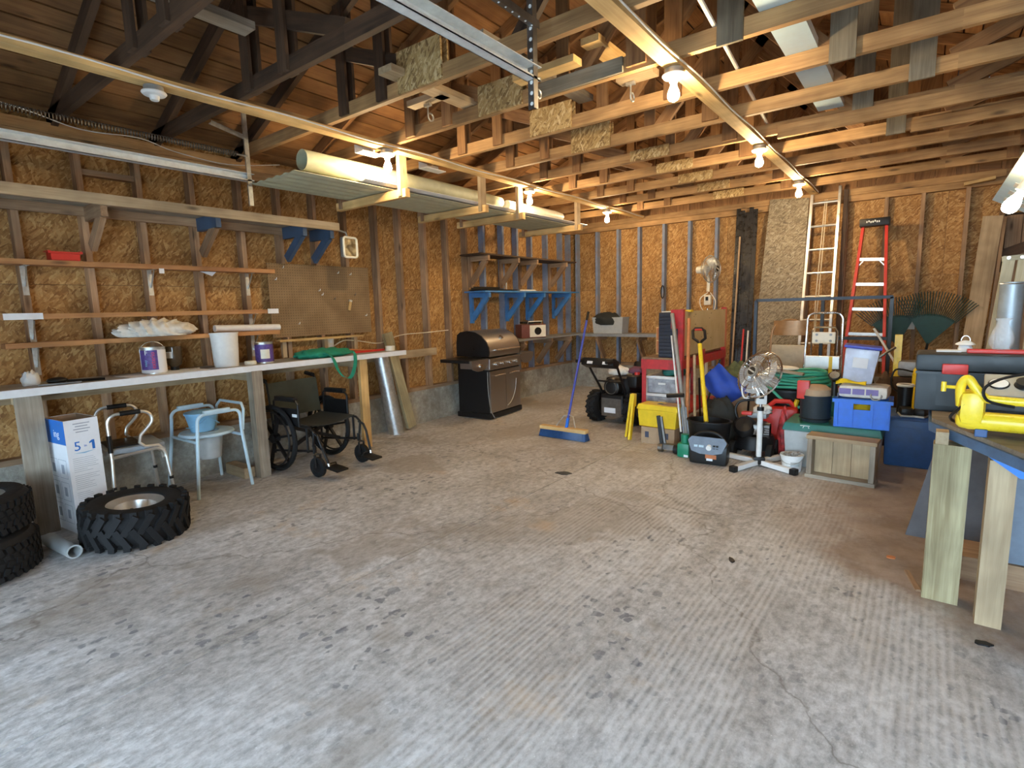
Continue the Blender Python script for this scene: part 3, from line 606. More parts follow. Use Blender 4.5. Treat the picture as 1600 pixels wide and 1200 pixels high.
# work bench -----------------------------------------------------------------
t=thing('long_workbench','long grey topped workbench on wooden legs against the left wall','workbench',(XL,0,0))
MB().span((.004,-.3,.91),(.44,3.88,.95)).build('bench_top',M_BTOP,t); MB().span((.44,-.3,.905),(.462,3.88,.953)).build('front_edge',M_WHITEP,t)
MB().span((.002,-.3,.82),(.04,4.75,.908)).build('wall_ledger',M_TAN,t)
for y,w,d,m in ((.80,.13,.04,M_GREYW),(2.24,.09,.09,M_GREYW),(3.35,.09,.04,M_RAIL)): MB().span((.38,y-w/2,0),(.38+d,y+w/2,.908)).build('leg',m,t)
for y in (.80,2.24,3.35): MB().span((.042,y-.02,.82),(.379,y+.02,.908)).build('crossrail',M_TAN,t)
MB().span((.05,2.10,.0),(.38,2.19,.09)).build('floor_block',M_TAN,t)
BZ=.951
# paint cans etc
def can(name,label,cat,x,y,r,h,mat,band,rz=0):
    t=thing(name,label,cat,(x,y,BZ),rz); MB().lathe([(.001,0),(r,0),(r,.004),(r*.985,.008),(r*.985,h-.008),(r,h-.004),(r,h),(r*.9,h),(r*.88,h-.006),(.001,h-.006)],28).build('can_body',M_STEEL,t,True)
    MB().lathe([(r*.993,h*.06),(r*.998,h*.06),(r*.998,h*.90),(r*.993,h*.90)],28).build('label_band',band,t,True); return t
t=can('paint_can','large paint can with dark label and red vertical lettering on bench','can',XL+.26,1.57,.083,.20,M_STEEL,M_PAPER,0)
MB().lathe([(.084,.035),(.0845,.035),(.0845,.180),(.084,.180)],14,a0=-1.5,a1=.0).build('dark_panel',M_PURPLE,t,True)
def curved(body,size,mat,parent,r,a,z,vert=False):
    tx=(-sin(a),cos(a),0); n=(cos(a),sin(a),0); o=(n[0]*r,n[1]*r,z)
    return text(body,size,mat,parent,basis(o,(0,0,1),(sin(a),-cos(a),0)) if vert else basis(o,tx,(0,0,1)))
curved('exterio',.042,M_PINK,t,.0865,-.36,.105,True); curved('easy',.03,M_PAIL,t,.0868,-.95,.085,True); curved('F',.05,M_PAPER,t,.0868,-.85,.16,False)
MB().tube([(.0,.086*cos(a),.165+.075*sin(a)) for a in [pi*i/14 for i in range(15)]],.0025,6).build('wire_handle',M_STEEL,t)
t=thing('glass_jar','brown glass jar with black cap standing upside down beside paint can','jar',(XL+.15,1.75,BZ))
MB().lathe([(.001,.19),(.058,.19),(.06,.18),(.06,.085),(.05,.05),(.028,.03),(.026,.03)],22).build('glass_body',flat('brown_glass',(.07,.05,.03),.1),t,True); MB().lathe([(.001,0),(.03,0),(.03,.03),(.001,.03)],16).build('cap',M_BLACK,t,True); MB().lathe([(.0605,.10),(.061,.10),(.061,.15),(.0605,.15)],10,a0=-1.4,a1=-.5).build('label_patch',M_SILVERP,t)
t=thing('tall_bucket','tall white plastic bucket standing on the bench','bucket',(XL+.26,2.10,BZ))
MB().lathe([(.001,0),(.088,0),(.09,.004),(.102,.27),(.106,.27),(.106,.28),(.098,.28),(.086,.008),(.001,.008)],28,R=Matrix.Diagonal((.9,1.05,1))).build('tub',M_WHITE,t,True)
t=can('paint_can','smaller paint can with purple label beside the tall white bucket','can',XL+.26,2.43,.075,.18,M_STEEL,M_PURPLE); MB().lathe([(.0752,.04),(.0757,.04),(.0757,.12),(.0752,.12)],10,a0=-.9,a1=.1).build('pale_patch',M_CREAM,t,True)
t=thing('jar_lid','round cream lid lying between bucket and purple can','lid',(XL+.3,2.28,BZ)); MB().lathe([(.001,0),(.045,0),(.048,.012),(.046,.03),(.001,.034)],20).build('disc',M_CREAM,t,True)
o=MB().box((XL+.28,1.62,BZ+.0015),(.28,.55,.003),rotz(.05)).build('poster_board',M_PAPER); tag(o,'white printed board lying under the large paint can','board')
# lift can + jar onto the board
o=MB().box((XL+.30,1.86,BZ+.012),(.012,.02,.018)).tube([(XL+.30,1.80,BZ+.012),(XL+.30,1.87,BZ+.012)],.006,8).build('metal_knob',M_CHROME); tag(o,'tiny metal knob at the end of the white printed board','knob')  # small metal knob lying at the board end
t=thing('paint_brush','black brush with long handle lying at the left end of bench','brush',(XL+.30,1.0,BZ),.0)
MB().sph((0,-.02,.022),.045,10,(1,1.3,.5)).build('bristles',M_BLACK,t,True); MB().cyl((.0,.03,.012),(.05,.23,.008),.009,8).build('handle',M_BLACK,t)
o=MB().box((XL+.37,.98,BZ+.006),(.03,.22,.01),rotz(-.2)).build('file_tool',M_DKSTEEL); tag(o,'flat dark file lying beside the black brush on bench','tool')
t=thing('plastic_bag','small crumpled clear bag standing at the left end of bench','bag',(XL+.24,.86,BZ)); lump('bag_body',None,None,(0,0,.0),(.035,.05,.06),M_WHITE,5,12,.9,parent=t)
o=MB().sph((XL+.30,.66,BZ+.015),.025,10,(1,1.4,.6)).build('crumpled_foil',M_STEEL); tag(o,'small crumpled foil at the far left end of bench','foil')
t=thing('tote_bag','green cloth tote bag with strap hanging off the bench front','bag',(XL+.27,2.98,BZ))
lump('bag_body',None,None,(-.02,.03,0),(.16,.29,.055),M_GREENB,11,20,.7,parent=t)
def strap(pts,w,mat,parent,name='strap'):
    b=MB(); P=smooth_path(pts,5)
    for a,c in zip(P,P[1:]): b.beam(a,c,.004,w,(0,.25,1))
    return b.build(name,mat,parent)
b=MB(); P=smooth_path([(.14,-.05,.06),(.20,-.01,.0),(.212,.03,-.12),(.212,.09,-.19),(.212,.15,-.21)],6); Q=smooth_path([(.16,.24,.05),(.20,.24,.01),(.212,.225,-.08),(.212,.19,-.17),(.212,.15,-.21)],6)
for path in (P,Q):
    vs=[];fs=[]
    for p in path: vs+= [p+Vector((0,-.018,.008)),p+Vector((0,.018,-.008)),p+Vector((.004,.018,-.008)),p+Vector((.004,-.018,.008))]
    for i in range(len(path)-1):
        for k in range(4): fs.append((i*4+k,i*4+(k+1)%4,i*4+4+(k+1)%4,i*4+4+k))
    fs+=[(0,1,2,3),tuple(len(vs)-4+k for k in range(4))]
    b.add(vs,fs)
b.build('strap',M_GREENB,t)
for k,(y,m) in enumerate(((3.05,M_TAN),(3.1,M_ORANGE))):
    o=MB().cyl((XL+.12+k*.05,y-.1,BZ+.075),(XL+.16+k*.05,y+.55,BZ+.012),.009,8).build('wooden_dowel',m); tag(o,('thin tan dowel resting on the green bag' if k==0 else 'thin reddish dowel beside the tan dowel on the green bag'),'dowel')
t=thing('tape_roll','white roll of tape at the right end of the bench','tape',(XL+.30,3.80,BZ)); MB().lathe([(.03,0),(.05,0),(.05,.05),(.03,.05),(.03,0)],20).build('tape',M_CREAM,t,True); MB().lathe([(.026,0),(.0298,0),(.0298,.05),(.026,.05),(.026,0)],20).build('core',M_CARD,t,True)
o=MB().span((XL+.20,3.40,BZ),(XL+.23,3.78,BZ+.02)).build('paint_stick',M_RED); tag(o,'slim red and white stick lying near the bench end','stick')
# leaning tube and plank at the bench end
t=thing('duct_tube','tall shiny galvanised tube leaning against the bench end','tube',(XL+.15,3.95,0)); b=MB(); b.tube([(.02,-.02,.0),(-.05,-.12,.88)],[.088,.078],22); b.build('tube_wall',M_STEEL,t,True); MB().torus((-.05,-.12,.88),.076,.006,22,6).build('rolled_rim',M_STEEL,t,True)
o=MB().beam((XL+.18,4.15,.03),(XL+.08,3.95,1.13),.12,.04,(1,0,.1)).build('loose_plank',M_TREAT); tag(o,'green tinted plank leaning on the wall beside shiny tube','plank')
# ================================================================ FLOOR LEFT
def tire(name,label,loc,R,w,rr,mat_rim,tilt=(0,0),seed=1,lug='road'):
    t=thing(name,label,'tire',loc,0,'loose tires by the left wall',R=rotx(tilt[0])@roty(tilt[1]))
    h=w/2; side=R-rr; r3=R-(.018 if lug=='atv' else .008)
    prof=[(rr,.14*w),(rr+.01,.06*w),(rr+side*.35,.0),(rr+side*.7,.03*w),(r3-.01,.12*w),(r3,.22*w),(r3+.004,.5*w),(r3,.78*w),(r3-.01,.88*w),(rr+side*.7,.97*w),(rr+side*.35,w),(rr+.01,.94*w),(rr,.86*w),(rr-.004,.5*w),(rr,.14*w)]
    MB().lathe(prof,56).build('rubber_carcass',M_RUBBER,t,35)
    b=MB(); rnd=random.Random(seed)
    if lug=='atv':
        n=22
        for i in range(n):
            a=2*pi*i/n
            for (z,da,sk,l) in ((.33*w,0,.55,.13),(.67*w,.5,-.55,.13),(.12*w,.25,.0,.06),(.88*w,.75,.0,.06)):
                aa=a+da*2*pi/n*1.0; rad=r3+.004 if .2*w<z<.8*w else r3-.006
                b.box((rad*cos(aa),rad*sin(aa),z),(.03,.035,l),rotz(aa)@rotx(sk),taper=None)
    else:
        n=46
        for i in range(n):
            a=2*pi*i/n
            for (z,da,l) in ((.30*w,0,.035),(.46*w,.5,.03),(.62*w,.2,.03),(.78*w,.6,.035),(.16*w,.3,.03)):
                aa=a+da*2*pi/n; b.box(((r3+.002)*cos(aa),(r3+.002)*sin(aa),z),(.014,.026,l),rotz(aa)@rotx(.3*(1 if int(z*100)%2 else -1)))
    b.build('tread_blocks',M_RUBBER,t)
    if mat_rim:
        rim=MB(); rim.lathe([(rr,.14*w),(rr-.012,.16*w),(rr-.02,.4*w),(rr-.045,.5*w),(rr-.05,.56*w),(.05,.60*w),(.045,.66*w),(.03,.66*w),(.03,.5*w),(rr-.06,.46*w),(rr-.04,.8*w),(rr-.015,.86*w),(rr+.004,.90*w),(rr+.008,.87*w)],40); rim.build('wheel_rim',mat_rim,t,35)
        nuts=MB()
        for i in range(4): nuts.cyl((.075*cos(i*pi/2),.075*sin(i*pi/2),.56*w),(.075*cos(i*pi/2),.075*sin(i*pi/2),.63*w),.01,6)
        nuts.build('wheel_nuts',M_DKSTEEL,t)
    return t
tire('quad_tire','fat knobbly tire with silver rim lying on the floor',(-3.90,1.125,.012),.29,.235,.15,M_ALU,(-.04,.05),2,'atv')
tire('car_tire','lower car tire of the stack at the left edge',(-4.04,.36,0),.325,.225,.20,M_OLDALU,(0,0),3)
tire('car_tire','upper car tire of the stack at the left edge',(-4.10,.375,.227),.315,.215,.20,M_OLDALU,(0,0),4)
o=MB(); o.lathe([(.032,0),(.04,0),(.04,.36),(.032,.36),(.032,0)],18,R=rotz(0)@rotx(-pi/2),c=(0,0,0)); oo=o.build('plastic_pipe',M_TOTE,None,True); oo.location=(-3.83,.79,.041); oo.rotation_euler=(0,0,radians(96)); tag(oo,'short grey plastic pipe lying beside the tire stack','pipe')
# tall cardboard carton
t=thing('carton','tall open white and blue printed cardboard carton by the bench leg','box',(-4.41,.985,0),radians(7))
bw,bd,bh=.185,.30,.74   # local x: depth, local y: width of the long face
b=MB(); 
for a,c in (((-bd/2,-bw/2,0),(bd/2,-bw/2+.004,bh)),((-bd/2,bw/2-.004,0),(bd/2,bw/2,bh)),((-bd/2,-bw/2+.004,0),(-bd/2+.004,bw/2-.004,bh)),((bd/2-.004,-bw/2+.004,0),(bd/2,bw/2-.004,bh)),((-bd/2+.004,-bw/2+.004,0),(bd/2-.004,bw/2-.004,.004))): b.span(a,c)
b.build('carton_walls',M_PAPER,t)
b=MB(); 
for a,c in (((-bd/2+.005,-bw/2+.0045,.1),(bd/2-.005,-bw/2+.0055,bh-.002)),((-bd/2+.005,bw/2-.0055,.1),(bd/2-.005,bw/2-.0045,bh-.002)),((-bd/2+.0045,-bw/2+.006,.1),(-bd/2+.0055,bw/2-.006,bh-.002))): b.span(a,c)
b.build('inner_lining',M_CARD,t)
MB().span((-bd/2,-bw/2-.0012,bh-.155),(bd/2,-bw/2-.0002,bh)).build('blue_panel',M_PBLUE,t); text('ing',.07,M_PAPER,t,basis((.03,-bw/2-.0015,bh-.09),(1,0,0),(0,0,1)))
text('5',.085,M_PBLUE,t,basis((bd/2+.0006,-.035,bh-.175),(0,1,0),(0,0,1))); text('in',.022,M_PBLUE,t,basis((bd/2+.0006,.008,bh-.175),(0,1,0),(0,0,1))); MB().prism([(-.006,-.03),(.009,-.03),(.009,.03),(-.004,.03),(-.020,.019),(-.020,.008),(-.006,.015)],.0008,Matrix(((0,0,1),(1,0,0),(0,1,0))),(bd/2+.0002,.05,bh-.175)).build('numeral_one',M_PBLUE,t); MB().prism([(-.06,.0),(.0,-.008),(.062,.004),(.0,.0)],.0008,Matrix(((0,0,1),(1,0,0),(0,1,0))),(bd/2+.0002,.0,bh-.215)).build('swoosh',M_PAIL,t)
pr=MB(); pr2=MB(); rnd=random.Random(5)
for k in range(4): pr.span((bd/2+.0002,-.045+.01*(k%2),bh-.03-k*.018),(bd/2+.0007,.045-.012*(k%2),bh-.024-k*.018))
for k in range(34):
    z=bh-.25-k*.0125
    if k%9==8: continue
    pr.span((bd/2+.0002,-.07,z),(bd/2+.0007,-.07+rnd.uniform(.07,.14),z+.0022))
for k in range(3):
    z=.06+k*.15
    for q in (0,1):
        x=-.13+q*.13; 
        for e in (((x,z),(x+.11,z+.0025)),((x,z+.12),(x+.11,z+.1225)),((x,z),(x+.0025,z+.12)),((x+.11,z),(x+.1125,z+.1225)),((x+.035,z+.03),(x+.075,z+.09))): pr2.span((e[0][0],-bw/2-.0008,e[0][1]),(e[1][0],-bw/2-.0002,e[1][1]))
pr.build('fine_print',flat('pale_ink',(.35,.38,.45),.7),t)['kind']='stuff'; pr2.build('picture_outlines',flat('pale_ink',(.35,.38,.45),.7),t)['kind']='stuff'
# shower chair ----------------------------------------------------------------
t=thing('shower_chair','aluminium shower chair with curved arms and black grips under bench','chair',(-4.56,1.34,0),radians(84))
for s in (-1,1):
    y=s*.205
    MB().tube([(-.17,y*1.12,0),(-.15,y,.40)]+[(-.15,y,.64)]+arc((-.09,y,.66),.06,pi,pi/2,5)+[(.04,y,.72)]+arc((.05,y,.66),.06,pi/2,-.25*pi,7)+[(.03,y,.55),(.02,y,.50),(.05,y,.465),(.13,y,.46),(.165,y,.42)],.0115,8).build('arm_frame',M_ALU,t,True)
    MB().tube([(-.075,y,.721),(.045,y,.721)],.017,10).build('arm_grip',M_BLACK,t,True); MB().tube([(-.151,y,.46),(-.15,y,.58)],.0155,10).build('leg_grip',M_BLACK,t,True)
    MB().tube([(.20,y*1.12,0),(.17,y,.38)]+arc((.11,y,.38),.06,0,pi/2,5)+[(-.15,y,.42)],.0115,8).build('front_leg',M_ALU,t,True)
    for x in (-.17,.20): MB().cyl((x,y*1.12,0),(x*.985,y*1.11,.03),.016,10).build('rubber_foot',M_BLACK,t); MB().cyl((x*.93,y*1.05,.20),(x*.925,y*1.045,.22),.0145,10).build('leg_collar',M_BLACK,t)
MB().tube([(.155,-.205,.36),(.155,-.17,.41),(.155,.17,.41),(.155,.205,.36)],.011,8).build('front_rail',M_ALU,t,True)
MB().box((.0,0,.455),(.36,.38,.04),b=.018).build('seat_pad',flat('grey_vinyl',(.28,.32,.36),.4),t,True); MB().box((-.05,0,.48),(.20,.30,.012),b=.005).build('black_insert',M_BLACK,t,True)
# commode chair ---------------------------------------------------------------
t=thing('commode_chair','pale blue commode chair with bucket seat under the bench','chair',(-4.53,1.86,0),radians(-88))
for s in (-1,1):
    y=s*.215
    MB().tube([(.22,y*1.15,0),(.17,y,.44),(.16,y,.56)]+arc((.10,y,.57),.06,0,pi/2,6)+[(-.10,y,.63)]+arc((-.12,y,.58),.05,pi/2,pi,5)+[(-.17,y,.45),(-.20,y*1.15,0)],.0125,8).build('side_frame',M_LBLUE,t,True)
    MB().box((.01,y,.646),(.20,.035,.025),b=.01).build('arm_pad',M_LBLUE,t,True)
MB().tube([(-.18,-.215,.46),(-.20,-.215,.62),(-.21,-.17,.665),(-.21,.17,.665),(-.20,.215,.62),(-.18,.215,.46)],.0115,8).build('back_hoop',M_LBLUE,t,True); MB().tube([(.17,-.215,.42),(.17,.215,.42)],.0115,8).build('front_rail',M_LBLUE,t); MB().tube([(-.17,-.215,.42),(-.17,.215,.42)],.0115,8).build('rear_rail',M_LBLUE,t)
MB().lathe([(.085,.455),(.088,.445),(.19,.437),(.20,.447),(.19,.462),(.09,.465),(.085,.455)],32).build('seat_ring',M_LBLUE,t,True)
MB().lathe([(.001,.25),(.085,.25),(.105,.435),(.11,.435),(.11,.43),(.09,.245),(.001,.245)],28).build('waste_bucket',M_TOTE,t,True)
t=thing('blue_pail','light blue plastic pail with lid standing on commode seat','pail',(-4.55,1.84,.466)); MB().lathe([(.001,0),(.085,0),(.115,.135),(.122,.135),(.122,.15),(.07,.165),(.001,.168)],30).build('pail_body',M_PAIL,t,True)
MB().tube([(.12*cos(a),.12*sin(a)*1.0,.12-.08*abs(sin(a))) for a in [pi*(-.5)+pi*i/16 for i in range(17)]],.004,6).build('handle',M_PAIL,t)
# wheelchair ------------------------------------------------------------------
t=thing('wheelchair','folding black wheelchair with green-black sling back under the bench','wheelchair',(-4.32,2.70,0),radians(6))
HW=.255
for s in (-1,1):
    y=s*(HW+.035); c=(-.19,y,.295)
    w=MB().torus(c,.275,.02,40,8,rotx(pi/2)).build('rear_wheel',M_RUBBER,t,True)
    MB().torus((c[0],c[1]+s*.035,c[2]),.245,.009,36,6,rotx(pi/2)).build('push_rim',M_BLACKM,w,True)
    for k in range(6):
        a=k*pi/3+.2; MB().beam(c,(c[0]+.262*cos(a),c[1],c[2]+.262*sin(a)),.018,.026,(0,1,0)).build('spoke',M_BLACK,w)
    MB().cyl((c[0],c[1]-.03,c[2]),(c[0],c[1]+.03,c[2]),.04,14).build('hub',M_BLACK,w,True); MB().torus(c,.252,.008,36,6,rotx(pi/2)).build('rim',M_BLACKM,w,True)
    yc=s*(HW-.01); cw=MB().cyl((.30,yc-.016,.085),(.30,yc+.016,.085),.085,24).build('front_castor',M_RUBBER,t,True)
    MB().cyl((.30,yc-.019,.085),(.30,yc+.019,.085),.045,16).build('castor_hub',M_BLACK,cw,True)
    b=MB(); b.tube([(.30,yc-s*.03,.085),(.30,yc-s*.03,.19),(.28,yc,.20)],.010,6); b.tube([(.30,yc+s*.026,.085),(.30,yc+s*.026,.19),(.28,yc,.20)],.010,6); b.tube([(.27,yc,.20),(.27,yc,.27)],.016,8); b.build('castor_fork',M_BLACKM,cw)
    f=MB(); ys=s*HW
    f.tube([(-.25,ys,.15),(-.25,ys,.42),(-.29,ys,.76),(-.33,ys,.80)],.011,8); f.tube([(-.25,ys,.42),(.24,ys,.42),(.29,ys,.38),(.27,ys,.26)],.011,8); f.tube([(-.25,ys,.17),(.26,ys,.22)],.011,8); f.tube([(.20,ys,.42),(.20,ys,.2)],.011,8)
    f.build('side_frame',M_BLACKM,t,True)
    MB().tube([(-.31,ys,.785),(-.42,ys,.80)],.019,10).build('push_grip',M_BLACK,t,True)
    a=MB(); a.tube([(-.20,ys+s*.01,.42),(-.20,ys+s*.01,.62),(-.18,ys+s*.01,.635),(.10,ys+s*.01,.635),(.125,ys+s*.01,.61),(.125,ys+s*.01,.42)],.010,8); a.build('arm_frame',M_BLACKM,t,True)
    MB().box((-.03,ys+s*.01,.655),(.26,.05,.032),b=.012).build('arm_pad',M_BLACK,t,True); MB().span((-.19,ys+s*.006,.43),(.118,ys+s*.014,.57)).build('side_panel',M_BLACK,t)
    g=MB(); g.tube([(.27,ys,.38),(.33,ys,.36),(.36,ys,.30),(.42,ys-s*.02,.13)],.011,8); g.build('footrest_tube',M_BLACKM,t,True); MB().cyl((.42,ys-s*.02,.13),(.427,ys-s*.022,.105),.013,10).build('height_clip',M_CHROME,t)
    MB().box((.47,ys-s*.06,.085),(.15,.12,.016),roty(.12)@rotz(0),b=.005).build('footplate',M_BLACK,t,True); MB().tube([(.40,ys-s*.02,.08),(.40,ys-s*.02,.12),(.415,ys-s*.1,.12),(.40,ys-s*.12,.085)],.006,6).build('heel_loop',M_BLACK,t)
MB().span((.05,-HW-.0145-.006,.50),(.11,-HW-.0145,.525)).build('white_label',M_PAPER,t)
b=MB(); b.beam((-.05,-HW,.20),(-.05,HW,.40),.02,.03); b.beam((.0,HW,.20),(.0,-HW,.40),.02,.03); b.build('cross_brace',M_BLACKM,t)
vs=[];n=10
b=MB()
for i in range(n):
    y0=-HW+2*HW*i/n;y1=-HW+2*HW*(i+1)/n; d0=-.03*sin(pi*i/n);d1=-.03*sin(pi*(i+1)/n); b.add([(-.24,y0,.43+d0),(.22,y0,.43+d0),(.22,y1,.43+d1),(-.24,y1,.43+d1),(-.24,y0,.437+d0),(.22,y0,.437+d0),(.22,y1,.437+d1),(-.24,y1,.437+d1)],[(3,2,1,0),(4,5,6,7),(0,1,5,4),(1,2,6,5),(2,3,7,6),(3,0,4,7)])
b.build('seat_sling',M_FAB,t)
b=MB()
for i in range(n):
    y0=-HW+2*HW*i/n;y1=-HW+2*HW*(i+1)/n; d0=-.025*sin(pi*i/n);d1=-.025*sin(pi*(i+1)/n); b.add([(-.245+d0,y0,.45),(-.245+d1,y1,.45),(-.285+d1,y1,.765),(-.285+d0,y0,.765),(-.238+d0,y0,.45),(-.238+d1,y1,.45),(-.278+d1,y1,.765),(-.278+d0,y0,.765)],[(3,2,1,0),(4,5,6,7),(0,1,5,4),(1,2,6,5),(2,3,7,6),(3,0,4,7)])
b.build('back_sling',flat('olive_black_vinyl',(.045,.05,.035),.5,var=.3,scale=8),t); 
# ================================================================ CORNER: SHELVES, BARBECUE
def bracket_shelf(name,label,z,mat,smat,y0,y1,ybr,drop=.34):
    t=thing(name,label,'shelf',(XL,0,z),0); MB().span((.002,y0,-.02),(.36,y1,0)).build('board',mat,t)
    for y in ybr:
        MB().span((.002,y-.019,-.42),(.05,y+.019,-.022)).build('wall_cleat',smat,t); MB().span((.052,y-.019,-.085),(.35,y+.019,-.022)).build('bracket_arm',smat,t); MB().beam((.30,y,-.075),(.045,y,-.36),.034,.075).build('bracket_strut',smat,t)
bracket_shelf('wall_shelf','dark brown upper shelf on struts in the far left corner',2.07,M_DARKW,M_STUD,5.28,7.62,(5.45,6.10,6.55,7.35)); bracket_shelf('wall_shelf','blue painted lower shelf on blue struts in the far left corner',1.60,M_BLUEP,M_BLUEP,5.34,7.70,(5.45,6.22,6.72,7.45))
o=MB().box((XL+.2,5.75,1.612),(.30,.75,.012),rotz(.05)).box((XL+.03,5.75,1.635),(.01,.6,.06)).build('black_tray',M_BLACK); tag(o,'flat black tray on the blue corner shelf','tray')
o=MB().box((XL+.18,6.35,1.612),(.24,.40,.02),rotz(-.1),b=.006).build('paper_stack',M_CLOTH); tag(o,'flat pile of white papers on the blue corner shelf','paper')
o=MB().cyl((XL+.1,6.12,1.60),(XL+.1,6.12,1.78),.01,8).build('thin_bottle',M_STEEL); tag(o,'thin upright metal rod on the blue corner shelf','rod')
t=thing('corner_counter','grey L shaped counter with timber struts in the far left corner','counter',(0,0,0))
MB().span((XL+.002,5.9,.90),(-4.50,YB-.002,.925)).build('left_top',M_OLDALU,t); MB().span((-4.498,7.70,.90),(-2.55,YB-.002,.925)).build('back_top',M_OLDALU,t); MB().span((-4.5,7.68,.88),(-2.55,7.70,.925)).build('front_edge',M_OLDALU,t)
for y in (6.2,6.9,7.45): MB().beam((XL+.34,y,.87),(XL+.07,y,.52),.036,.08).build('strut',M_STUD,t); MB().span((XL+.002,y-.02,.82),(XL+.35,y+.02,.898)).build('bearer',M_STUD,t)
for x in (-4.2,-3.5,-2.8): MB().beam((x,7.74,.87),(x,7.99,.52),.036,.08).build('strut',M_STUD,t); MB().span((x-.02,7.72,.82),(x+.02,8.05,.898)).build('bearer',M_STUD,t)
t=thing('speaker_box','maroon case with cream speaker end on the corner counter','speaker',(-4.64,6.52,.926),radians(-28))
MB().box((0,0,.10),(.22,.40,.20),b=.012).build('case',M_RBROWN,t,True); MB().box((.112,.06,.10),(.008,.26,.17)).build('cream_face',M_CREAM,t); MB().cyl((.116,.06,.10),(.124,.06,.10),.055,20).build('speaker_cone',M_BLACK,t,True); MB().box((.0,.0,.225),(.12,.3,.03),b=.008).build('black_lid',M_BLACK,t); MB().tube([(.1,-.1,.2),(.13,-.1,.24),(.13,.12,.24),(.1,.12,.2)],.008,6).build('handle',M_STEEL,t)
t=thing('laundry_sink','grey plastic box standing on the back counter','box',(-4.02,7.86,.926))
b=MB(); b.box((0,0,.12),(.50,.22,.24),taper=(1.06,1.1)); b.build('box_body',M_TOTE,t); MB().box((0,0,.248),(.54,.25,.015)).build('rim',M_TOTE,t)
lump('black_cloth','black cloth draped over the grey box on the back counter','cloth',(-4.07,7.80,1.06),(.24,.09,.13),M_FAB,21,16,.7)
o=MB().torus((-3.24,YB-.01,1.55),.05,.008,20,6,rotx(pi/2)@Matrix.Diagonal((.5,1.9,1))).build('hanging_strap',M_BLACK); tag(o,'thin black loop hanging on a blue stud of the back wall','strap')
# barbecue --------------------------------------------------------------------
t=thing('gas_barbecue','stainless gas barbecue with closed hood and black cabinet','barbecue',(-4.49,5.36,0),radians(5))
cab=MB().span((-.24,-.35,.06),(.235,.35,.70)).build('cabinet',M_BLACK,t)
MB().span((-.255,-.375,.012),(.26,.375,.075),.008).build('base_skirt',M_BLACK,t)
for s in (-1,1):
    d=MB().span((.236,.004 if s>0 else -.348,.085),(.256,.348 if s>0 else -.004,.60)).build('door',M_STAIN,t); MB().tube([(.258,s*.05,.545),(.285,s*.05,.545)]+[(.288,s*(.06+.2*i/6),.545+.006*sin(pi*i/6)) for i in range(7)]+[(.285,s*.28,.545),(.258,s*.28,.545)],.007,6).build('handle',M_CHROME,d,True)
MB().span((-.20,-.36,.62),(.262,.36,.76),.012).build('control_panel',M_STAIN,t)
for k in range(4): 
    kb=MB(); y=-.25+k*.155; kb.lathe([(.001,.04),(.02,.038),(.024,.028),(.026,0)],16,R=roty(pi/2),c=(.262,y,.685)); kb.build('knob',M_CHROME,t,True)
for s in (-1,1):
    sh=MB().span((-.22,.37 if s>0 else -.72,.735),(.22,.72 if s>0 else -.37,.775),.01).build('side_shelf',M_DKSTEEL if s>0 else M_BLACKM,t)
    b=MB(); poly=[(-.17,.0),(.17,.0),(.165,-.06),(.12,-.11),(.04,-.135),(-.04,-.135),(-.12,-.11),(-.165,-.06)]
    b.prism([(q[0],q[1]) for q in poly],.03,Matrix(((0,0,1),(1,0,0),(0,1,0))),(.222,s*.545,.765)); b.build('shelf_fascia',M_STAIN,sh)
    kb=MB(); kb.lathe([(.001,.03),(.022,.028),(.028,0)],16,R=roty(pi/2),c=(.252,s*.545-.0,.69))
    if s<0: kb.build('side_knob',M_CHROME,sh,True)
hood=MB(); prof=[(.25,.78),(.262,.84),(.255,.90),(.22,.97),(.15,1.04),(.05,1.085),(-.06,1.10),(-.17,1.085),(-.22,1.05),(-.235,.95),(-.235,.78)]
n=len(prof); vs=[(x,-.35,z) for x,z in prof]+[(x,.35,z) for x,z in prof]; hood.add(vs,[tuple(range(n))[::-1],tuple(range(n,2*n))]+[(i,(i+1)%n,n+(i+1)%n,n+i) for i in range(n)])
hd=hood.build('hood',M_STAIN,t,50); 
for s in (-1,1): MB().prism([(x,z) for x,z in prof],.018,Matrix(((1,0,0),(0,0,1),(0,1,0))),(0,(.351 if s>0 else -.369),0)).build('hood_cheek',M_BLACKM,hd)
MB().tube([(.26,-.26,.86),(.31,-.26,.865),(.31,.26,.865),(.26,.26,.86)],.011,8).build('hood_handle',M_CHROME,hd,True); MB().cyl((.19,0,.995),(.205,0,1.012),.03,16).build('thermometer',M_CHROME,hd,True)
MB().tube(smooth_path([(.23,-.37,.60),(.235,-.375,.4),(.25,-.37,.2),(.27,-.36,.10),(.28,-.30,.008)]),.006,6).build('gas_hose',M_OLDALU,t)
MB().tube(smooth_path([(.285,.2,.46),(.27,.19,.30),(.262,.12,.18),(.262,.02,.13)]),.005,6).build('loose_wire',M_STEEL,t)
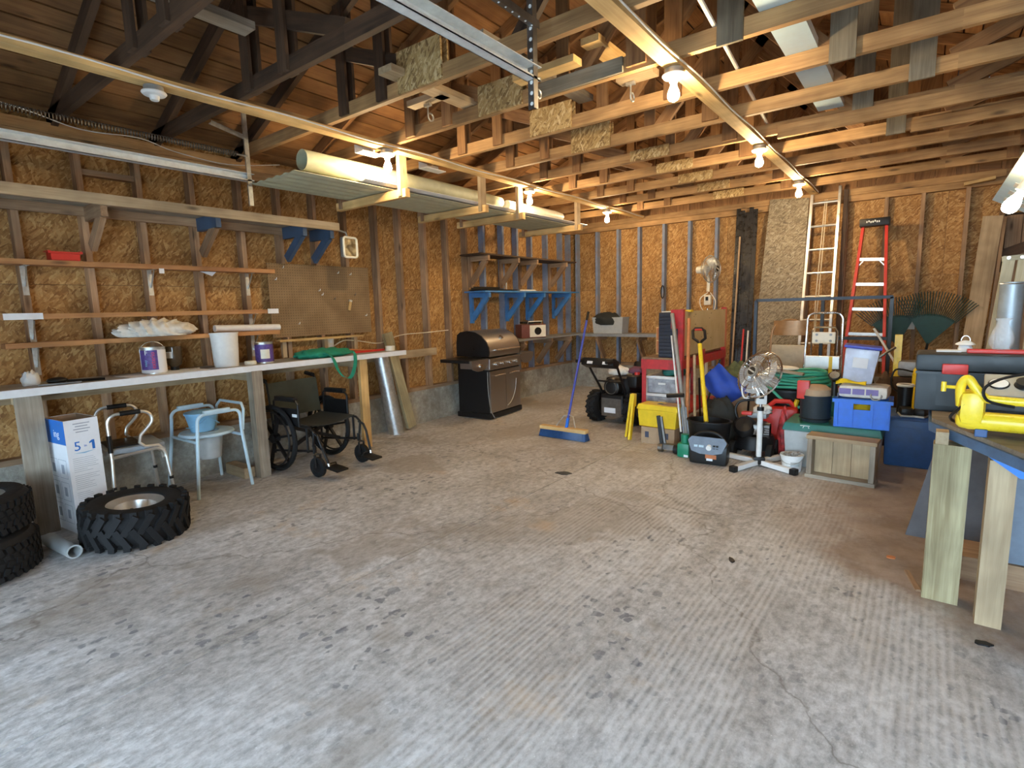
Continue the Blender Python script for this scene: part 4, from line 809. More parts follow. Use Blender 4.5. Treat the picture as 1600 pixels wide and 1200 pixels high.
# ================================================================ SNOW BLOWER, BROOM
t=thing('snow_blower','black walk-behind snow blower with knobbly tires, handles toward camera','snow blower',(-2.84,5.68,0),radians(-4))
def knob_wheel(parent,c,R,w,name='wheel'):
    wl_=MB().lathe([(.09,-w/2),(R*.75,-w/2),(R*.94,-w*.42),(R*.96,0),(R*.94,w*.42),(R*.75,w/2),(.09,w/2)],32,R=roty(pi/2),c=c).build(name,M_RUBBER,parent,35)
    b=MB()
    for i in range(18):
        a=2*pi*i/18
        for s in (-1,1): aa=a+(s>0)*pi/18; b.box((c[0]+s*w*.24,c[1]+R*.965*cos(aa),c[2]+R*.965*sin(aa)),(w*.46,.035,.02),rotx(aa-pi/2)@rotz(s*.5))
    b.build('tread_lugs',M_RUBBER,wl_); MB().lathe([(.001,-w*.4),(.085,-w*.35),(.092,-w*.5),(.095,w*.5),(.085,w*.35),(.001,w*.4)],20,R=roty(pi/2),c=c).build('wheel_rim',M_DKSTEEL,wl_,True)
    return wl_
for s in (-1,1): knob_wheel(t,(s*.245,0,.185),.185,.125)
MB().span((-.15,-.10,.12),(.15,.35,.34),.02).build('transmission_case',M_BLACK,t); MB().span((-.13,-.106,.09),(.13,-.10,.30)).build('rear_plate',M_DKSTEEL,t); MB().span((-.09,-.11,.13),(.06,-.107,.19)).build('white_label',M_PAPER,t)
MB().span((-.15,.02,.34),(.17,.34,.53),.03).build('engine_block',M_BLACK,t,True); MB().lathe([(.001,-.04),(.06,-.045),(.10,-.03),(.115,0),(.115,.05)],24,R=rotx(-pi/2),c=(-.03,-.02,.42)).build('recoil_starter',M_BLACKM,t,True); MB().torus((-.03,-.062,.42),.075,.006,24,6,rotx(pi/2)).build('starter_ring',M_DKSTEEL,t,True)
MB().span((.12,.02,.42),(.26,.30,.56),.03).build('fuel_tank',M_BLACK,t,True); MB().cyl((.19,.16,.56),(.19,.16,.59),.03,14).build('fuel_cap',M_RED,t)
MB().span((-.33,.42,.02),(.33,.80,.42),.02).build('auger_housing',M_BLACK,t); MB().tube([(0,.55,.40),(0,.52,.55),(0,.58,.64)],[.07,.065,.07],16).build('discharge_chute',M_BLACK,t,True)
for s in (-1,1):
    MB().tube([(s*.14,.04,.20),(s*.16,-.08,.42),(s*.19,-.32,.74),(s*.19,-.42,.76)],.014,8).build('handlebar',M_BLACKM,t,True); MB().tube([(s*.19,-.38,.76),(s*.19,-.52,.765)],.018,8).build('grip',M_BLACK,t,True)
    MB().tube([(s*.19,-.36,.79),(s*.185,-.5,.80)],.006,6).build('lever',M_DKSTEEL,t)
MB().tube([(-.165,-.12,.50),(.165,-.12,.50)],.011,8).build('crossbar',M_BLACKM,t)
pn=MB().box((0,-.34,.735),(.42,.13,.09),rotx(-.4),b=.02).build('control_panel',M_BLACK,t,True); 
for x in (-.09,.11): MB().box((x,-.405,.745),(.07,.012,.03),rotx(-.4)).build('panel_sticker',M_PAPER,pn)
MB().tube([(.17,-.2,.72),(.17,-.18,.90)],.012,8).build('chute_crank',M_BLACK,t)
lump('rag','pale crumpled rag heaped on top of the snow blower','rag',(-2.93,5.93,.535),(.12,.08,.07),M_CLOTH,31,14,.9); lump('rag','purple crumpled rag behind the pale rag on snow blower','rag',(-2.68,5.90,.57),(.09,.08,.05),flat('purple_rag',(.16,.06,.10),.9),32,12,.9)
t=thing('push_broom','blue handled push broom with wide bristle head standing upright','broom',(-2.95,4.70,0))
MB().box((0,0,.10),(.56,.075,.04),b=.008).build('head_block',M_RAIL,t,True)
bb=MB(); 
for i in range(40):
    for j in range(5): 
        x=-.265+i*.53/39; y=-.028+j*.014; bb.beam((x,y,.082),(x*1.05,y*1.6,.004),.011,.011)
o=bb.build('bristles',M_NAVY,t); o['kind']='stuff'
hp0=V(.03,.01,.12); hp1=V(-.07,.66,1.29); MB().tube([hp0,hp1],.013,10).build('handle',flat('blue_handle',(.05,.08,.42),.35),t,True); MB().tube([hp0+(hp1-hp0)*.93,hp1+(hp1-hp0)*.01],.015,10).build('end_grip',M_BLACK,t,True); MB().tube([hp0-(hp1-hp0)*.015,hp0+(hp1-hp0)*.07],.018,10).build('socket',M_BLUE,t,True); MB().tube([(.13,.02,.12),(.08,.06,.23),(.03,.07,.24)],.007,6).build('brace_wire',M_STEEL,t); MB().tube([(-.10,.02,.12),(-.03,.06,.23),(.02,.07,.24)],.007,6).build('brace_wire',M_STEEL,t)
# ================================================================ RED WORK TABLE AND WHAT LEANS ON IT
t=thing('red_work_table','red steel work table with tan pegboard back, seen end on','work table',(0,0,0))
x0,x1,y0,y1=-2.36,-1.93,5.32,6.80
for x in (x0,x1):
    for y in (y0,y1):
        b=MB(); sx=1 if x==x0 else -1; sy=1 if y==y0 else -1; b.span((x,y,0),(x+sx*.05,y+sy*.005,.80)); b.span((x,y,0),(x+sx*.005,y+sy*.05,.80)); b.build('leg',M_REDP,t)
MB().span((x0,y0-.006,.70),(x1,y0-.001,.80)).build('end_apron',M_REDP,t); MB().span((x0,y1+.001,.70),(x1,y1+.006,.80)).build('end_apron',M_REDP,t); MB().span((x1+.001,y0,.71),(x1+.006,y1,.80)).build('back_apron',M_REDP,t); MB().span((x0-.006,y0,.71),(x0-.001,y1,.80)).build('front_apron',M_REDP,t)
MB().span((x0,y0,.801),(x1-.05,y1,.82)).build('worktop',M_STUD,t)
for y in (y0,y1-.05): MB().span((x1-.045,y,.801),(x1+.006,y+.05,1.31)).build('upright',M_REDP,t)
MB().span((x1-.12,y0-.001,1.12),(x1-.046,y0+.004,1.31)).build('gusset',M_REDP,t)
def peg2():
    m=NT('hardboard_tan'); p=m.n('ShaderNodeTexCoord').outputs['Object']; c=m.mix(m.ramp(m.noise(p,5,4,.6),[(.3,0.0),(.7,1.0)]),(.46,.34,.17),(.56,.43,.24)); d=m.voro(m.map(p,(1,6,22)),1.0); c=m.mix(m.math('MULTIPLY',m.ramp(d,[(.10,1.0),(.14,0.0)]),.8),c,(.14,.09,.05)); return m.out(c,.7)
MB().span((x1-.002,y0+.05,.84),(x1+.004,y1-.05,1.29)).build('pegboard_panel',peg2(),t); MB().span((x1-.004,y1-.045,.82),(x1+.008,y1-.02,1.30)).build('edge_strip',M_ORANGE,t)
MB().span((x1+.0065,5.9,.70),(x1+.012,6.0,.87)).build('centre_bracket',M_REDP,t)
MB().span((x0+.02,y0+.02,.20),(x1-.02,y1-.02,.215)).build('lower_shelf',M_REDP,t)
t=thing('parts_organizer','dark blue ribbed parts organiser standing on the red table end','organizer',(-2.07,5.46,.821))
MB().span((-.12,-.11,0),(.115,.12,.46),.006).build('case',M_ORG,t)
for k in range(12): MB().span((-.112,-.122,.012+k*.037),(.107,-.111,.042+k*.037),.003).build('drawer',M_ORG,t)
o=MB().box((-1.98,5.50,1.293),(.16,.10,.02),rotz(.1)).build('level_tool',M_YEL); tag(o,'yellow flat tool lying on top of the dark organiser','tool'); o=MB().box((-2.12,5.45,1.288),(.10,.14,.01)).build('white_strip',M_CREAM); tag(o,'cream strip lying on the dark organiser beside yellow tool','strip')
t=thing('wooden_cabinet','small orange wooden drawer box behind the dark organiser','drawers',(-2.27,5.75,.821)); MB().span((-.07,-.1,0),(.07,.1,.30)).build('case',M_RAIL,t); 
for k in range(2): MB().span((-.062,-.108,.02+k*.14),(.062,-.1005,.15+k*.14)).build('drawer',M_ORANGE,t)
# below the table
t=thing('drawer_tower','clear plastic drawer unit with white frame under the red table','drawers',(-2.16,5.56,.216))
for k in range(2):
    z=.035+k*.19; d=MB().span((-.16,-.17,z),(.16,.17,z+.15),.006).build('drawer',flat('milky_plastic',(.34,.36,.40),.25,var=.35,scale=16),t); MB().span((-.04,-.182,z+.09),(.04,-.171,z+.11)).build('pull',M_WHITE,d)
for z in (0,.188,.375): MB().span((-.18,-.18,z),(.18,.18,z+.03),.004).build('frame_tier',M_WHITE,t)
for sx in (-1,1): MB().span((sx*.172-.006,-.17,.03),(sx*.172+.006,.17,.375)).build('side_frame',M_WHITE,t)
lump('green_bag','dark green crumpled bag on top of the clear drawers','bag',(-2.08,5.50,.622),(.12,.10,.08),M_GREEN,41,14,.6)
o=MB().span((-2.20,4.96,0),(-1.86,5.20,.165)).build('cardboard_box',M_CARD); tag(o,'plain brown cardboard box under the yellow tool box','box')
for k in (-1,1): MB().span((-2.03+k*.1-.03,4.9585,.06),(-2.03+k*.1+.01,4.9598,.12)).build('printed_mark',M_INK,o)
t=thing('tool_box','yellow plastic tool box with dark carrying slot on cardboard box','tool box',(-2.04,5.08,.166),radians(-3))
MB().box((0,0,.085),(.38,.21,.17),taper=(1.08,1.05),b=.008).build('box_body',M_YEL,t); MB().box((0,0,.195),(.43,.235,.05),taper=(.94,.9),b=.008).build('lid',M_YEL,t); MB().box((.03,-.01,.2205),(.12,.05,.004)).build('handle_slot',M_BLACK,t); MB().box((.12,.0,.222),(.18,.16,.003)).build('dusty_patch',M_CARD,t)
t=thing('folding_sign','yellow folded A-frame stand leaning beside the yellow tool box','sign',(-2.34,5.02,0))
for s in (-1,1): MB().beam((s*.045-.03,-.06*s,0.01),(s*.012+.01,.03,.46),.05,.022,(1,0,0)).build('leg',M_YEL,t)
MB().beam((.008,.03,.34),(.012,.03,.47),.06,.045,(1,0,0)).build('top_panel',M_YEL,t)
# leaning poles
def pole(label,cat,name,p0,p1,r,mat,parts=()):
    t=thing(name,label,cat,(p0[0],p0[1],0)); o=V(p0[0],p0[1],0); MB().tube([Vector(p0)-o,Vector(p1)-o],r,10).build('shaft',mat,t,True)
    for f in parts: f(t,Vector(p0)-o,Vector(p1)-o)
    return t
def grip_top(t,a,b): d=(b-a).normalized(); MB().tube([b-d*.02,b+d*.03],.018,10).build('end_cap',M_BLACK,t,True)
pole('grey weathered long shovel handle leaning on the organiser','pole','shovel_pole',(-1.70,4.90,.0),(-2.03,5.30,1.27),.021,M_OLDALU,(lambda t,a,b: MB().beam(a+V(0,-.005,.0),a+(b-a)*.30,.012,.055,(1,0,0)).build('blade_strap',flat('blue_grey_steel',(.30,.36,.44),.45,.4),t),))
pole('thin white rod leaning in front of the yellow tool box','rod','white_rod',(-1.76,4.86,.18),(-2.03,5.29,1.05),.009,M_WHITE,(lambda t,a,b: MB().tube([a-V(.0,0,.18),a],.014,8).build('black_tip',M_BLACK,t),lambda t,a,b: MB().tube([a+V(-.14,.0,.33),a+V(.02,.0,.35)],.02,8).build('cross_grip',M_BLACK,t)))
pole('orange wooden tool handle leaning on the red table post','pole','hoe_pole',(-1.74,4.95,.0),(-1.86,5.30,1.22),.016,M_ORANGE)
pole('brown wooden rake handle leaning right of the red table post','pole','rake_pole',(-1.67,4.99,.0),(-1.80,5.305,.86),.014,M_TAN)
def dgrip(t,a,b):
    d=(b-a).normalized(); s=V(1,.2,0).normalized(); P=[b,b+d*.03+s*.02,b+d*.06+s*.055,b+d*.14+s*.055,b+d*.165+s*.03,b+d*.165-s*.03,b+d*.14-s*.055,b+d*.06-s*.055,b+d*.03-s*.02]
    MB().tube(P,.014,8,closed=True).build('shovel_grip',M_BLACK,t,True); MB().tube([b+d*.155-s*.05,b+d*.155+s*.05],.012,8).build('grip_bar',M_RED,t)
pole('yellow shafted shovel with black D grip standing in the black tub','shovel','yellow_shovel',(-1.53,4.86,.30),(-1.715,5.20,.98),.020,M_YELP,(dgrip,lambda t,a,b: MB().tube([a,a-(b-a)*.22],.014,8).build('lower_shaft',M_OLDALU,t),lambda t,a,b: MB().beam(a-(b-a)*.22,a-(b-a)*.40,.01,.16,(1,0,0)).build('blade',M_OLDALU,t)))
# black tub and battery charger
t=thing('black_tub','open black plastic tub holding the yellow shovel','tub',(-1.50,4.85,0)); b=MB(); pr=[(.001,.0),(.15,0),(.19,.31),(.20,.315),(.20,.325),(.18,.325),(.14,.02),(.001,.02)]; b.lathe(pr,30,R=Matrix.Diagonal((1,.75,1))); b.build('tub_wall',M_BLACK,t,True)
t=thing('battery_charger','black and grey battery charger with dial in front of the tub','charger',(-1.415,4.595,0),radians(4))
MB().box((0,0,.09),(.31,.14,.18),taper=(1.04,.9),b=.03).build('body',M_BLACK,t,True); b=MB(); b.prism([(-.16,.0),(-.125,-.085),(-.05,-.105),(.05,-.105),(.125,-.085),(.16,0),(.13,.035),(-.13,.035)],.03,Matrix(((1,0,0),(0,.25,-1),(0,1,.25))).to_3x3(),(0,-.05,.20)); fc=b.build('control_face',M_GREYBL,t)
MB().tube([(-.14,-.02,.19)]+[(.13*cos(a),-.02,.19+.085*sin(a)) for a in [pi-pi*i/10 for i in range(11)]],.016,8).build('handle',M_BLACK,t,True); MB().cyl((.02,-.075,.165),(.02,-.112,.158),.022,16).build('dial',M_WHITE,fc)
for x in (.06,.085): 
    for z in (.15,.175): MB().box((x,-.088,z),(.018,.012,.014)).build('button',M_BLACK,fc)
for x,w in ((-.09,.03),(-.045,.04)): MB().box((x,-.087,.165),(w,.012,.02)).build('readout',M_LBLUE,fc)
MB().box((.03,-.0705,.075),(.09,.004,.035)).build('orange_emblem',flat('orange_print',(.55,.16,.05),.6),t); MB().box((.02,-.0712,.05),(.05,.004,.02)).build('white_emblem',M_PAPER,t)
# jacks
t=thing('bottle_jack','small green bottle jack on the floor','jack',(-1.66,4.69,0)); MB().box((0,0,.065),(.11,.11,.13),b=.02).build('base_tank',flat('jack_green',(.01,.22,.12),.35),t,True); MB().cyl((0,0,.13),(0,0,.205),.035,16).build('ram',flat('jack_green',(.01,.22,.12),.35),t,True); MB().span((.01,-.058,.01),(.05,-.0555,.03)).build('label',M_PAPER,t)
t=thing('floor_jack','dark steel trolley jack with raised handles','jack',(-1.85,4.76,0)); 
MB().beam((-.05,.0,.04),(-.10,.02,.33),.03,.028,(1,0,0)).build('handle_socket',M_BLACKM,t); MB().beam((-.02,.01,.04),(-.075,.03,.32),.02,.02,(1,0,0)).build('handle_socket',M_DKSTEEL,t); MB().cyl((-.07,-.03,.04),(-.03,-.03,.04),.038,14).build('roller',M_DKSTEEL,t,True); MB().beam((-.04,-.0,.05),(.10,.0,.05),.06,.05).build('frame',M_DKSTEEL,t); MB().cyl((.08,-.04,.045),(.12,-.04,.045),.04,14).build('roller',M_BLACK,t,True)
# blue camp chair and olive bag
t=thing('camp_chair','folded royal blue fabric camping chair behind the yellow shovel','chair',(-1.62,5.55,0))
b=MB(); n=12; A,B,C,D=V(-.20,.0,.58),V(.0,-.05,.77),V(.29,.02,.50),V(.05,-.06,.33); vs=[]
for h in (0,.012):
    for i in range(n+1):
        for k in range(n+1):
            u=i/n; w=k/n; p=(A*(1-u)+B*u)*(1-w)+(D*(1-u)+C*u)*w; vs.append(p+V(0,-.035*sin(pi*u)*sin(pi*w)+.014*sin(u*11+w*3)+.010*sin(w*9-u*4)+h,.008*sin(w*12)))
m=(n+1)**2; q=[(i*(n+1)+k,(i+1)*(n+1)+k,(i+1)*(n+1)+k+1,i*(n+1)+k+1) for i in range(n) for k in range(n)]
b.add(vs,q+[tuple(m+e for e in f) for f in q]+[(k,k+1,m+k+1,m+k) for k in range(n)]+[(n*(n+1)+k,n*(n+1)+k+1,m+n*(n+1)+k+1,m+n*(n+1)+k) for k in range(n)]+[(k*(n+1),(k+1)*(n+1),m+(k+1)*(n+1),m+k*(n+1)) for k in range(n)]+[(k*(n+1)+n,(k+1)*(n+1)+n,m+(k+1)*(n+1)+n,m+k*(n+1)+n) for k in range(n)]); b.build('fabric_seat',M_BLUETARP,t,60)
for a,c in (((-.22,.02,.0),(.0,-.02,.80)),((.22,.02,.0),(-.10,.0,.7)),((-.2,.06,.0),(-.22,.03,.6)),((.25,.05,.0),(.28,.03,.55))): MB().tube([a,c],.010,8).build('frame_tube',M_BLACKM,t)
o=MB().box((-1.66,5.54,.70-.10),(.02,.02,.3),roty(.25)).build('chair_strap',M_BLACK,None); o.parent=t; o.location=(1.62,-5.55,0)
lump('canvas_bag','olive canvas sack lying behind the blue camping chair','sack',(-1.63,6.22,.0),(.22,.24,.46),M_CAMO,51,16,.3); lump('burlap_sack','brown stuffed sack on the floor behind the fan','sack',(-1.42,5.74,0.0),(.13,.14,.36),M_CARD,52,16,.5)
# ================================================================ FAN, MOWER AND THE RIGHT HAND PILE
def fan(label,loc,rz,H,mat,R=.19,tilt=.2,base=True,face=0.0,cage_mat=None):
    t=thing('pedestal_fan',label,'fan',loc,rz)
    if base:
        for k in range(4):
            a=pi/4+k*pi/2; e=V(.30*cos(a),.30*sin(a),.025); MB().beam(V(.03*cos(a),.03*sin(a),.035),e,.045,.04,b=.004).build('foot_bar',mat,t); MB().box(e+V(.015*cos(a),.015*sin(a),0),(.05,.055,.05),rotz(a),b=.008).build('foot_cap',M_BLACK,t,True)
        MB().box((0,0,.05),(.09,.09,.06),b=.01).build('hub_block',M_BLACK,t,True)
    MB().cyl((0,0,.05),(0,0,H*.62),.022,14).build('lower_pole',mat,t,True); MB().cyl((0,0,H*.62),(0,0,H*.66),.027,14).build('height_collar',M_BLACK,t,True); MB().cyl((0,0,H*.66),(0,0,H*.72),.014,12).build('upper_pole',M_CHROME,t,True)
    MB().box((0,-.0,H*.78),(.085,.07,.13),b=.012).build('switch_box',mat,t,True); MB().box((.0,-.037,H*.79),(.035,.006,.05)).build('switch_panel',M_BLACK,t)
    Rm=rotz(face)@rotx(-tilt); c=V(0,0,H)
    def P(x,y,z): return c+Rm@V(x,y,z)
    MB().tube([(0,0,H*.84),(0,.02,H*.93),P(0,.05,0)],.022,10).build('neck',mat,t,True)
    MB().tube([P(0,.03,0),P(0,.16,0)],[.06,.045],18).build('motor_housing',mat,t,True)
    cg=MB(); 
    for k in range(40):
        a=2*pi*k/40; cg.tube([P(.045*cos(a),-.115,.045*sin(a)),P(R*.7*cos(a),-.10,R*.7*sin(a)),P(R*cos(a),-.045,R*sin(a)),P(R*cos(a),-.015,R*sin(a)),P(R*.75*cos(a),.03,R*.75*sin(a)),P(.06*cos(a),.04,.06*sin(a))],.0016,3)
    for rr,yy,w in ((R,-.03,.007),(R*.72,-.099,.003),(R*.45,-.107,.003),(R*.75,.03,.003)): cg.tube([P(rr*cos(2*pi*k/36),yy,rr*sin(2*pi*k/36)) for k in range(36)],w,5,closed=True)
    cg.build('wire_cage',cage_mat or M_CHROME,t,True)
    bd=MB()
    for k in range(4):
        a0=k*pi/2+.3; vs=[];
        for i in range(7):
            for j,rr in enumerate((.03,R*.45,R*.86)): a=a0+(i-3)*.19*(1 if j else .8); vs.append(P(rr*cos(a),-.055+.022*(i-3)/3,rr*sin(a)))
        bd.add(vs,[(i*3+j,i*3+j+1,i*3+j+4,i*3+j+3) for i in range(6) for j in range(2)])
    bd.build('blades',flat('fan_blade_grey',(.42,.43,.43),.25,var=.05),t,True)
    MB().tube([P(0,-.112,0),P(0,-.128,0)],.048,24).build('centre_badge',M_OLDALU,t,True); MB().tube([P(0,-.129,0),P(0,-.131,0)],.034,24).build('badge_disc',M_BLACK,t,True); MB().beam(P(-.03,-.1325,.012),P(.03,-.1325,-.012),.012,.003,tuple(Rm@V(0,1,0))).build('badge_bar',M_SILVERP,t)
    return t
t=fan('white pedestal fan with clear blades and cross base on floor',(-1.05,4.74,0),radians(22),.76,M_WHITE,.20,.42,True,radians(-50))
MB().tube(smooth_path([(-.04,.0,.60),(-.13,-.03,.58),(-.15,-.02,.68),(-.10,.02,.76)]),.007,6).build('power_cord',M_WHITE,t,True)
t=fan('cream pedestal fan turned sideways behind the red work table',(-2.30,7.25,0),0,1.80,M_CREAM,.17,.0,True,radians(75),M_STEEL)
MB().tube(smooth_path([(.0,.0,1.5),(-.10,.0,1.42),(-.06,-.02,1.28),(.06,.0,1.24),(.10,.0,1.38),(.03,0,1.5)]),.006,6).build('coiled_cord',M_CREAM,t,True)
# lawn mower (partly hidden)
t=thing('lawn_mower','red and black lawn mower engine behind the white fan','mower',(-1.16,5.05,0))
MB().lathe([(.001,.20),(.15,.20),(.165,.17),(.17,.08),(.165,.08)],26).build('deck',M_BLACK,t,True); MB().box((-.02,-.02,.26),(.24,.22,.10),b=.03).build('engine',M_DKSTEEL,t,True); MB().lathe([(.001,.07),(.07,.065),(.095,.04),(.10,0)],22,R=rotx(.9),c=(-.06,-.08,.26)).build('starter_cover',M_BLACKM,t,True); MB().box((.02,.02,.37),(.16,.12,.05),b=.015).build('air_box',M_OLDALU,t,True); MB().box((-.06,-.03,.385),(.09,.06,.03),b=.01).build('red_cover',M_RED,t,True)
for k in range(4): MB().cyl((.06,-.06,.22+k*.02),(.14,-.06,.22+k*.02),.04,12).build('cooling_fin',M_DKSTEEL,t)
for sx in (-1,1):
    for sy in (-1,1): MB().cyl((sx*.13,sy*.11,.07),(sx*.175,sy*.11,.07),.07,18).build('wheel',M_RUBBER,t,True)
MB().tube(smooth_path([(-.12,.10,.2),(-.2,.12,.36),(-.16,.14,.46),(.0,.15,.48)]),.012,8).build('folded_handle',M_BLACK,t,True)
lump('rag','white and pink crumpled rag lying on the mower engine','rag',(-1.09,4.99,.40),(.07,.06,.05),M_CLOTH,61,12,1.0); lump('rag','black plastic bag heaped behind the black tub','bag',(-1.50,5.22,0),(.16,.11,.30),M_FAB,62,14,.6)
t=thing('fuel_can','red plastic fuel can behind the white fan post','fuel can',(-1.02,5.40,0),radians(8))
MB().box((0,0,.20),(.30,.17,.40),b=.05).build('can_body',M_RED,t,True); MB().tube([(-.10,0,.40),(-.05,0,.45),(.07,0,.45),(.12,0,.39)],.022,8).build('handle',M_RED,t,True); MB().cyl((.11,0,.40),(.13,0,.47),.02,10).build('spout_cap',M_YEL,t,True)
lump('red_bag','red and white crumpled bag at the foot of fuel can','bag',(-.955,5.19,.0),(.045,.04,.26),flat('red_film',(.55,.05,.05),.5,var=.6,scale=20),63,12,.8)
# black tub with hose
t=thing('dark_bin','large black bin under the coiled green hose','bin',(-1.0,5.73,0)); MB().lathe([(.001,0),(.20,0),(.255,.52),(.265,.52),(.265,.54),(.24,.54),(.19,.02),(.001,.02)],30).build('bin_wall',M_BLACK,t,True)
t=thing('garden_hose','coiled green garden hose on top of the black bin','hose',(-.95,5.69,.541))
for k,(r,z,dx) in enumerate(((.26,.02,0),(.24,.05,.02),(.25,.085,.01),(.22,.11,.03),(.235,.14,-.01),(.20,.165,.02))): MB().tube([(dx+r*1.12*cos(2*pi*i/40),r*.72*sin(2*pi*i/40),z+.008*sin(3*2*pi*i/40+k)) for i in range(40)],.0135,8,closed=True).build('hose_loop',M_HOSE,t,True)
MB().tube(smooth_path([(-.2,-.19,.02),(-.05,-.24,-.10),(.10,-.26,-.14),(.18,-.25,-.09),(.21,-.17,.0)]),.0135,8).build('trailing_end',M_HOSE,t,True)
lump('work_gloves','pair of tan work gloves lying on the green hose','gloves',(-1.04,5.56,.725),(.12,.07,.025),M_CREAM,71,12,.8); o=MB().box((-1.0,5.46,.72),(.30,.05,.02),rotz(-.15)@roty(.1)).build('wood_scrap',M_GREYW); tag(o,'grey wood scrap lying across the front of the hose','wood')
t=thing('hard_hat','black round helmet behind the green hose','helmet',(-1.15,6.25,.556)); MB().lathe([(.16,0),(.14,.02),(.12,.08),(.07,.125),(.001,.135)],22).build('shell',M_BLACK,t,True); MB().lathe([(.155,.0),(.175,-.005),(.17,.008),(.15,.01)],22).build('brim',M_DGREY,t,True)
t=thing('storage_bin','dark bin standing behind the hose, carrying the helmet','bin',(-1.15,6.25,0)); MB().lathe([(.001,0),(.17,0),(.20,.55),(.001,.555)],24).build('bin_wall',M_DGREY,t,True)
# big tote
def tote(name,label,c,d,body,lidm,lid_h=.05,rz=0,marks=False):
    t=thing(name,label,'tote',(c[0],c[1],c[2] if len(c)>2 else 0),rz); h=d[2]-lid_h
    MB().box((0,0,h/2),(d[0]*.9,d[1]*.88,h),taper=(1.07,1.08),b=.015).build('tub',body,t,True)
    for s in (-1,1): MB().box((0,s*d[1]*.47,h*.80),(d[0]*.5,.012,h*.10)).build('grip_rib',body,t)
    MB().box((0,0,h+lid_h/2),(d[0],d[1],lid_h),taper=(.95,.93),b=.012).build('lid',lidm,t,True)
    if marks:
        b=MB()
        for e in (((-.04,.03),(.03,.03)),((-.01,.03),(-.02,-.0)),((.02,.02),(.03,-.015)),((-.04,-.005),(.04,-.02)),((.0,-.02),(.0,-.035))): b.beam((e[0][0]-d[0]*.25,-d[1]*.478,h+.028+e[0][1]*.7),(e[1][0]-d[0]*.25,-d[1]*.478,h+.028+e[1][1]*.7),.004,.006,(0,1,0))
        b.build('chalk_mark',M_WHITE,t)
    return t
tote('storage_tote','large grey tote with dark green lid behind the wooden crate',(-.555,5.08),(.70,.46,.37),M_TOTE,M_GREEN,.065,0,True); tote('storage_tote','smaller dark green box on the floor behind the shop vacuum',(-.56,5.56),(.32,.34,.52),M_GREEN,M_GREEN,.05); tote('storage_tote','tall navy blue tote under the rubber boots',(-.05,5.50),(.36,.44,.42),M_NAVY,M_NAVY,.03)
t=thing('shop_vacuum','small black shop vacuum with red head on the grey tote','vacuum',(-.69,5.03,.371)); MB().lathe([(.001,0),(.10,0),(.112,.03),(.115,.20),(.118,.21),(.118,.22),(.001,.22)],26).build('drum',M_DGREY,t,True); MB().lathe([(.115,.221),(.11,.27),(.07,.30),(.001,.305)],24).build('motor_head',M_CARD,t,True); MB().box((-.085,-.06,.265),(.09,.06,.15),b=.008).build('red_motor_box',M_RED,t,True); MB().torus((0,0,.03),.115,.006,24,6).build('foot_ring',M_BLACK,t,True)
# blue crate
t=thing('plastic_crate','bright blue plastic crate standing on the grey tote','crate',(-.36,5.02,.371),radians(2))
w,d,h=.36,.26,.22
for s in (-1,1):
    MB().span((-w/2,s*d/2-.004,0.0),(w/2,s*d/2+.004,h*.66)).build('long_side',M_BLUE,t); MB().span((s*w/2-.004,-d/2,0),(s*w/2+.004,d/2,h)).build('short_side',M_BLUE,t)
    for a,b_ in ((-w/2,-.055),(.055,w/2)): MB().span((a,s*d/2-.004,h*.66),(b_,s*d/2+.004,h)).build('upper_panel',M_BLUE,t)
    MB().span((-.055,s*d/2-.004,h*.86),(.055,s*d/2+.004,h)).build('handle_bridge',M_BLUE,t)
    MB().span((-w/2-.018,s*d/2-.022 ,h-.022),(w/2+.018,s*d/2+.022,h+.005)).build('rim',M_BLUE,t); MB().span((s*w/2-.015,-d/2,h-.02),(s*w/2+.015,d/2,h+.005)).build('rim',M_BLUE,t)
for x in (-.165,-.065,.065,.165): MB().span((x-.010,-d/2-.020,.012),(x+.010,-d/2-.0045,h-.022)).build('rib',M_BLUE,t)
MB().span((-w/2,-d/2,0),(w/2,d/2,.006)).build('bottom',M_NAVY,t)
lump('yellow_cloth','yellow cloth inside the blue crate','cloth',(-.36,5.0,.39),(.12,.08,.10),M_YEL,81,12,.6)
t=thing('paper_pack','soft white and purple wrapped pack lying on the blue crate','pack',(-.355,5.03,.60),radians(-3)); MB().box((0,0,.05),(.33,.24,.10),b=.035).build('wrapper',M_CLOTH,t,True); 
for k in range(3): MB().span((-.155+k*.09,-.1215,.03),(-.075+k*.09,-.1205,.075)).build('purple_print',flat('lilac_print',(.20,.16,.42),.5),t)
t=thing('clear_container','clear plastic container with blue lid, tilted on the pack','container',(-.41,5.05,.715),0,R=rotz(.05)@roty(.10)); MB().box((0,0,.135),(.20,.18,.27),taper=(1.15,1.12),b=.02).build('tub',flat('frosted_plastic',(.52,.58,.74),.25,var=.06),t,True); MB().box((0,0,.28),(.25,.22,.022),b=.008).build('lid',flat('lid_blue',(.06,.09,.55),.4),t,True); MB().span((-.05,-.1045,.12),(.05,-.1025,.20)).build('paper_label',M_PAPER,t)
b=MB()
for k in range(7): b.tube(smooth_path([(-.10,-.03+k*.008,.004*k),(-.04,-.04,.015+.004*k),(.03,-.02+k*.006,.01),(.10,-.03,.004*k)]),.005,5)
o=b.build('yellow_rope',M_YEL); o.location=(-.44,4.94,.71); tag(o,'tangle of yellow rope in front of the clear container','rope')
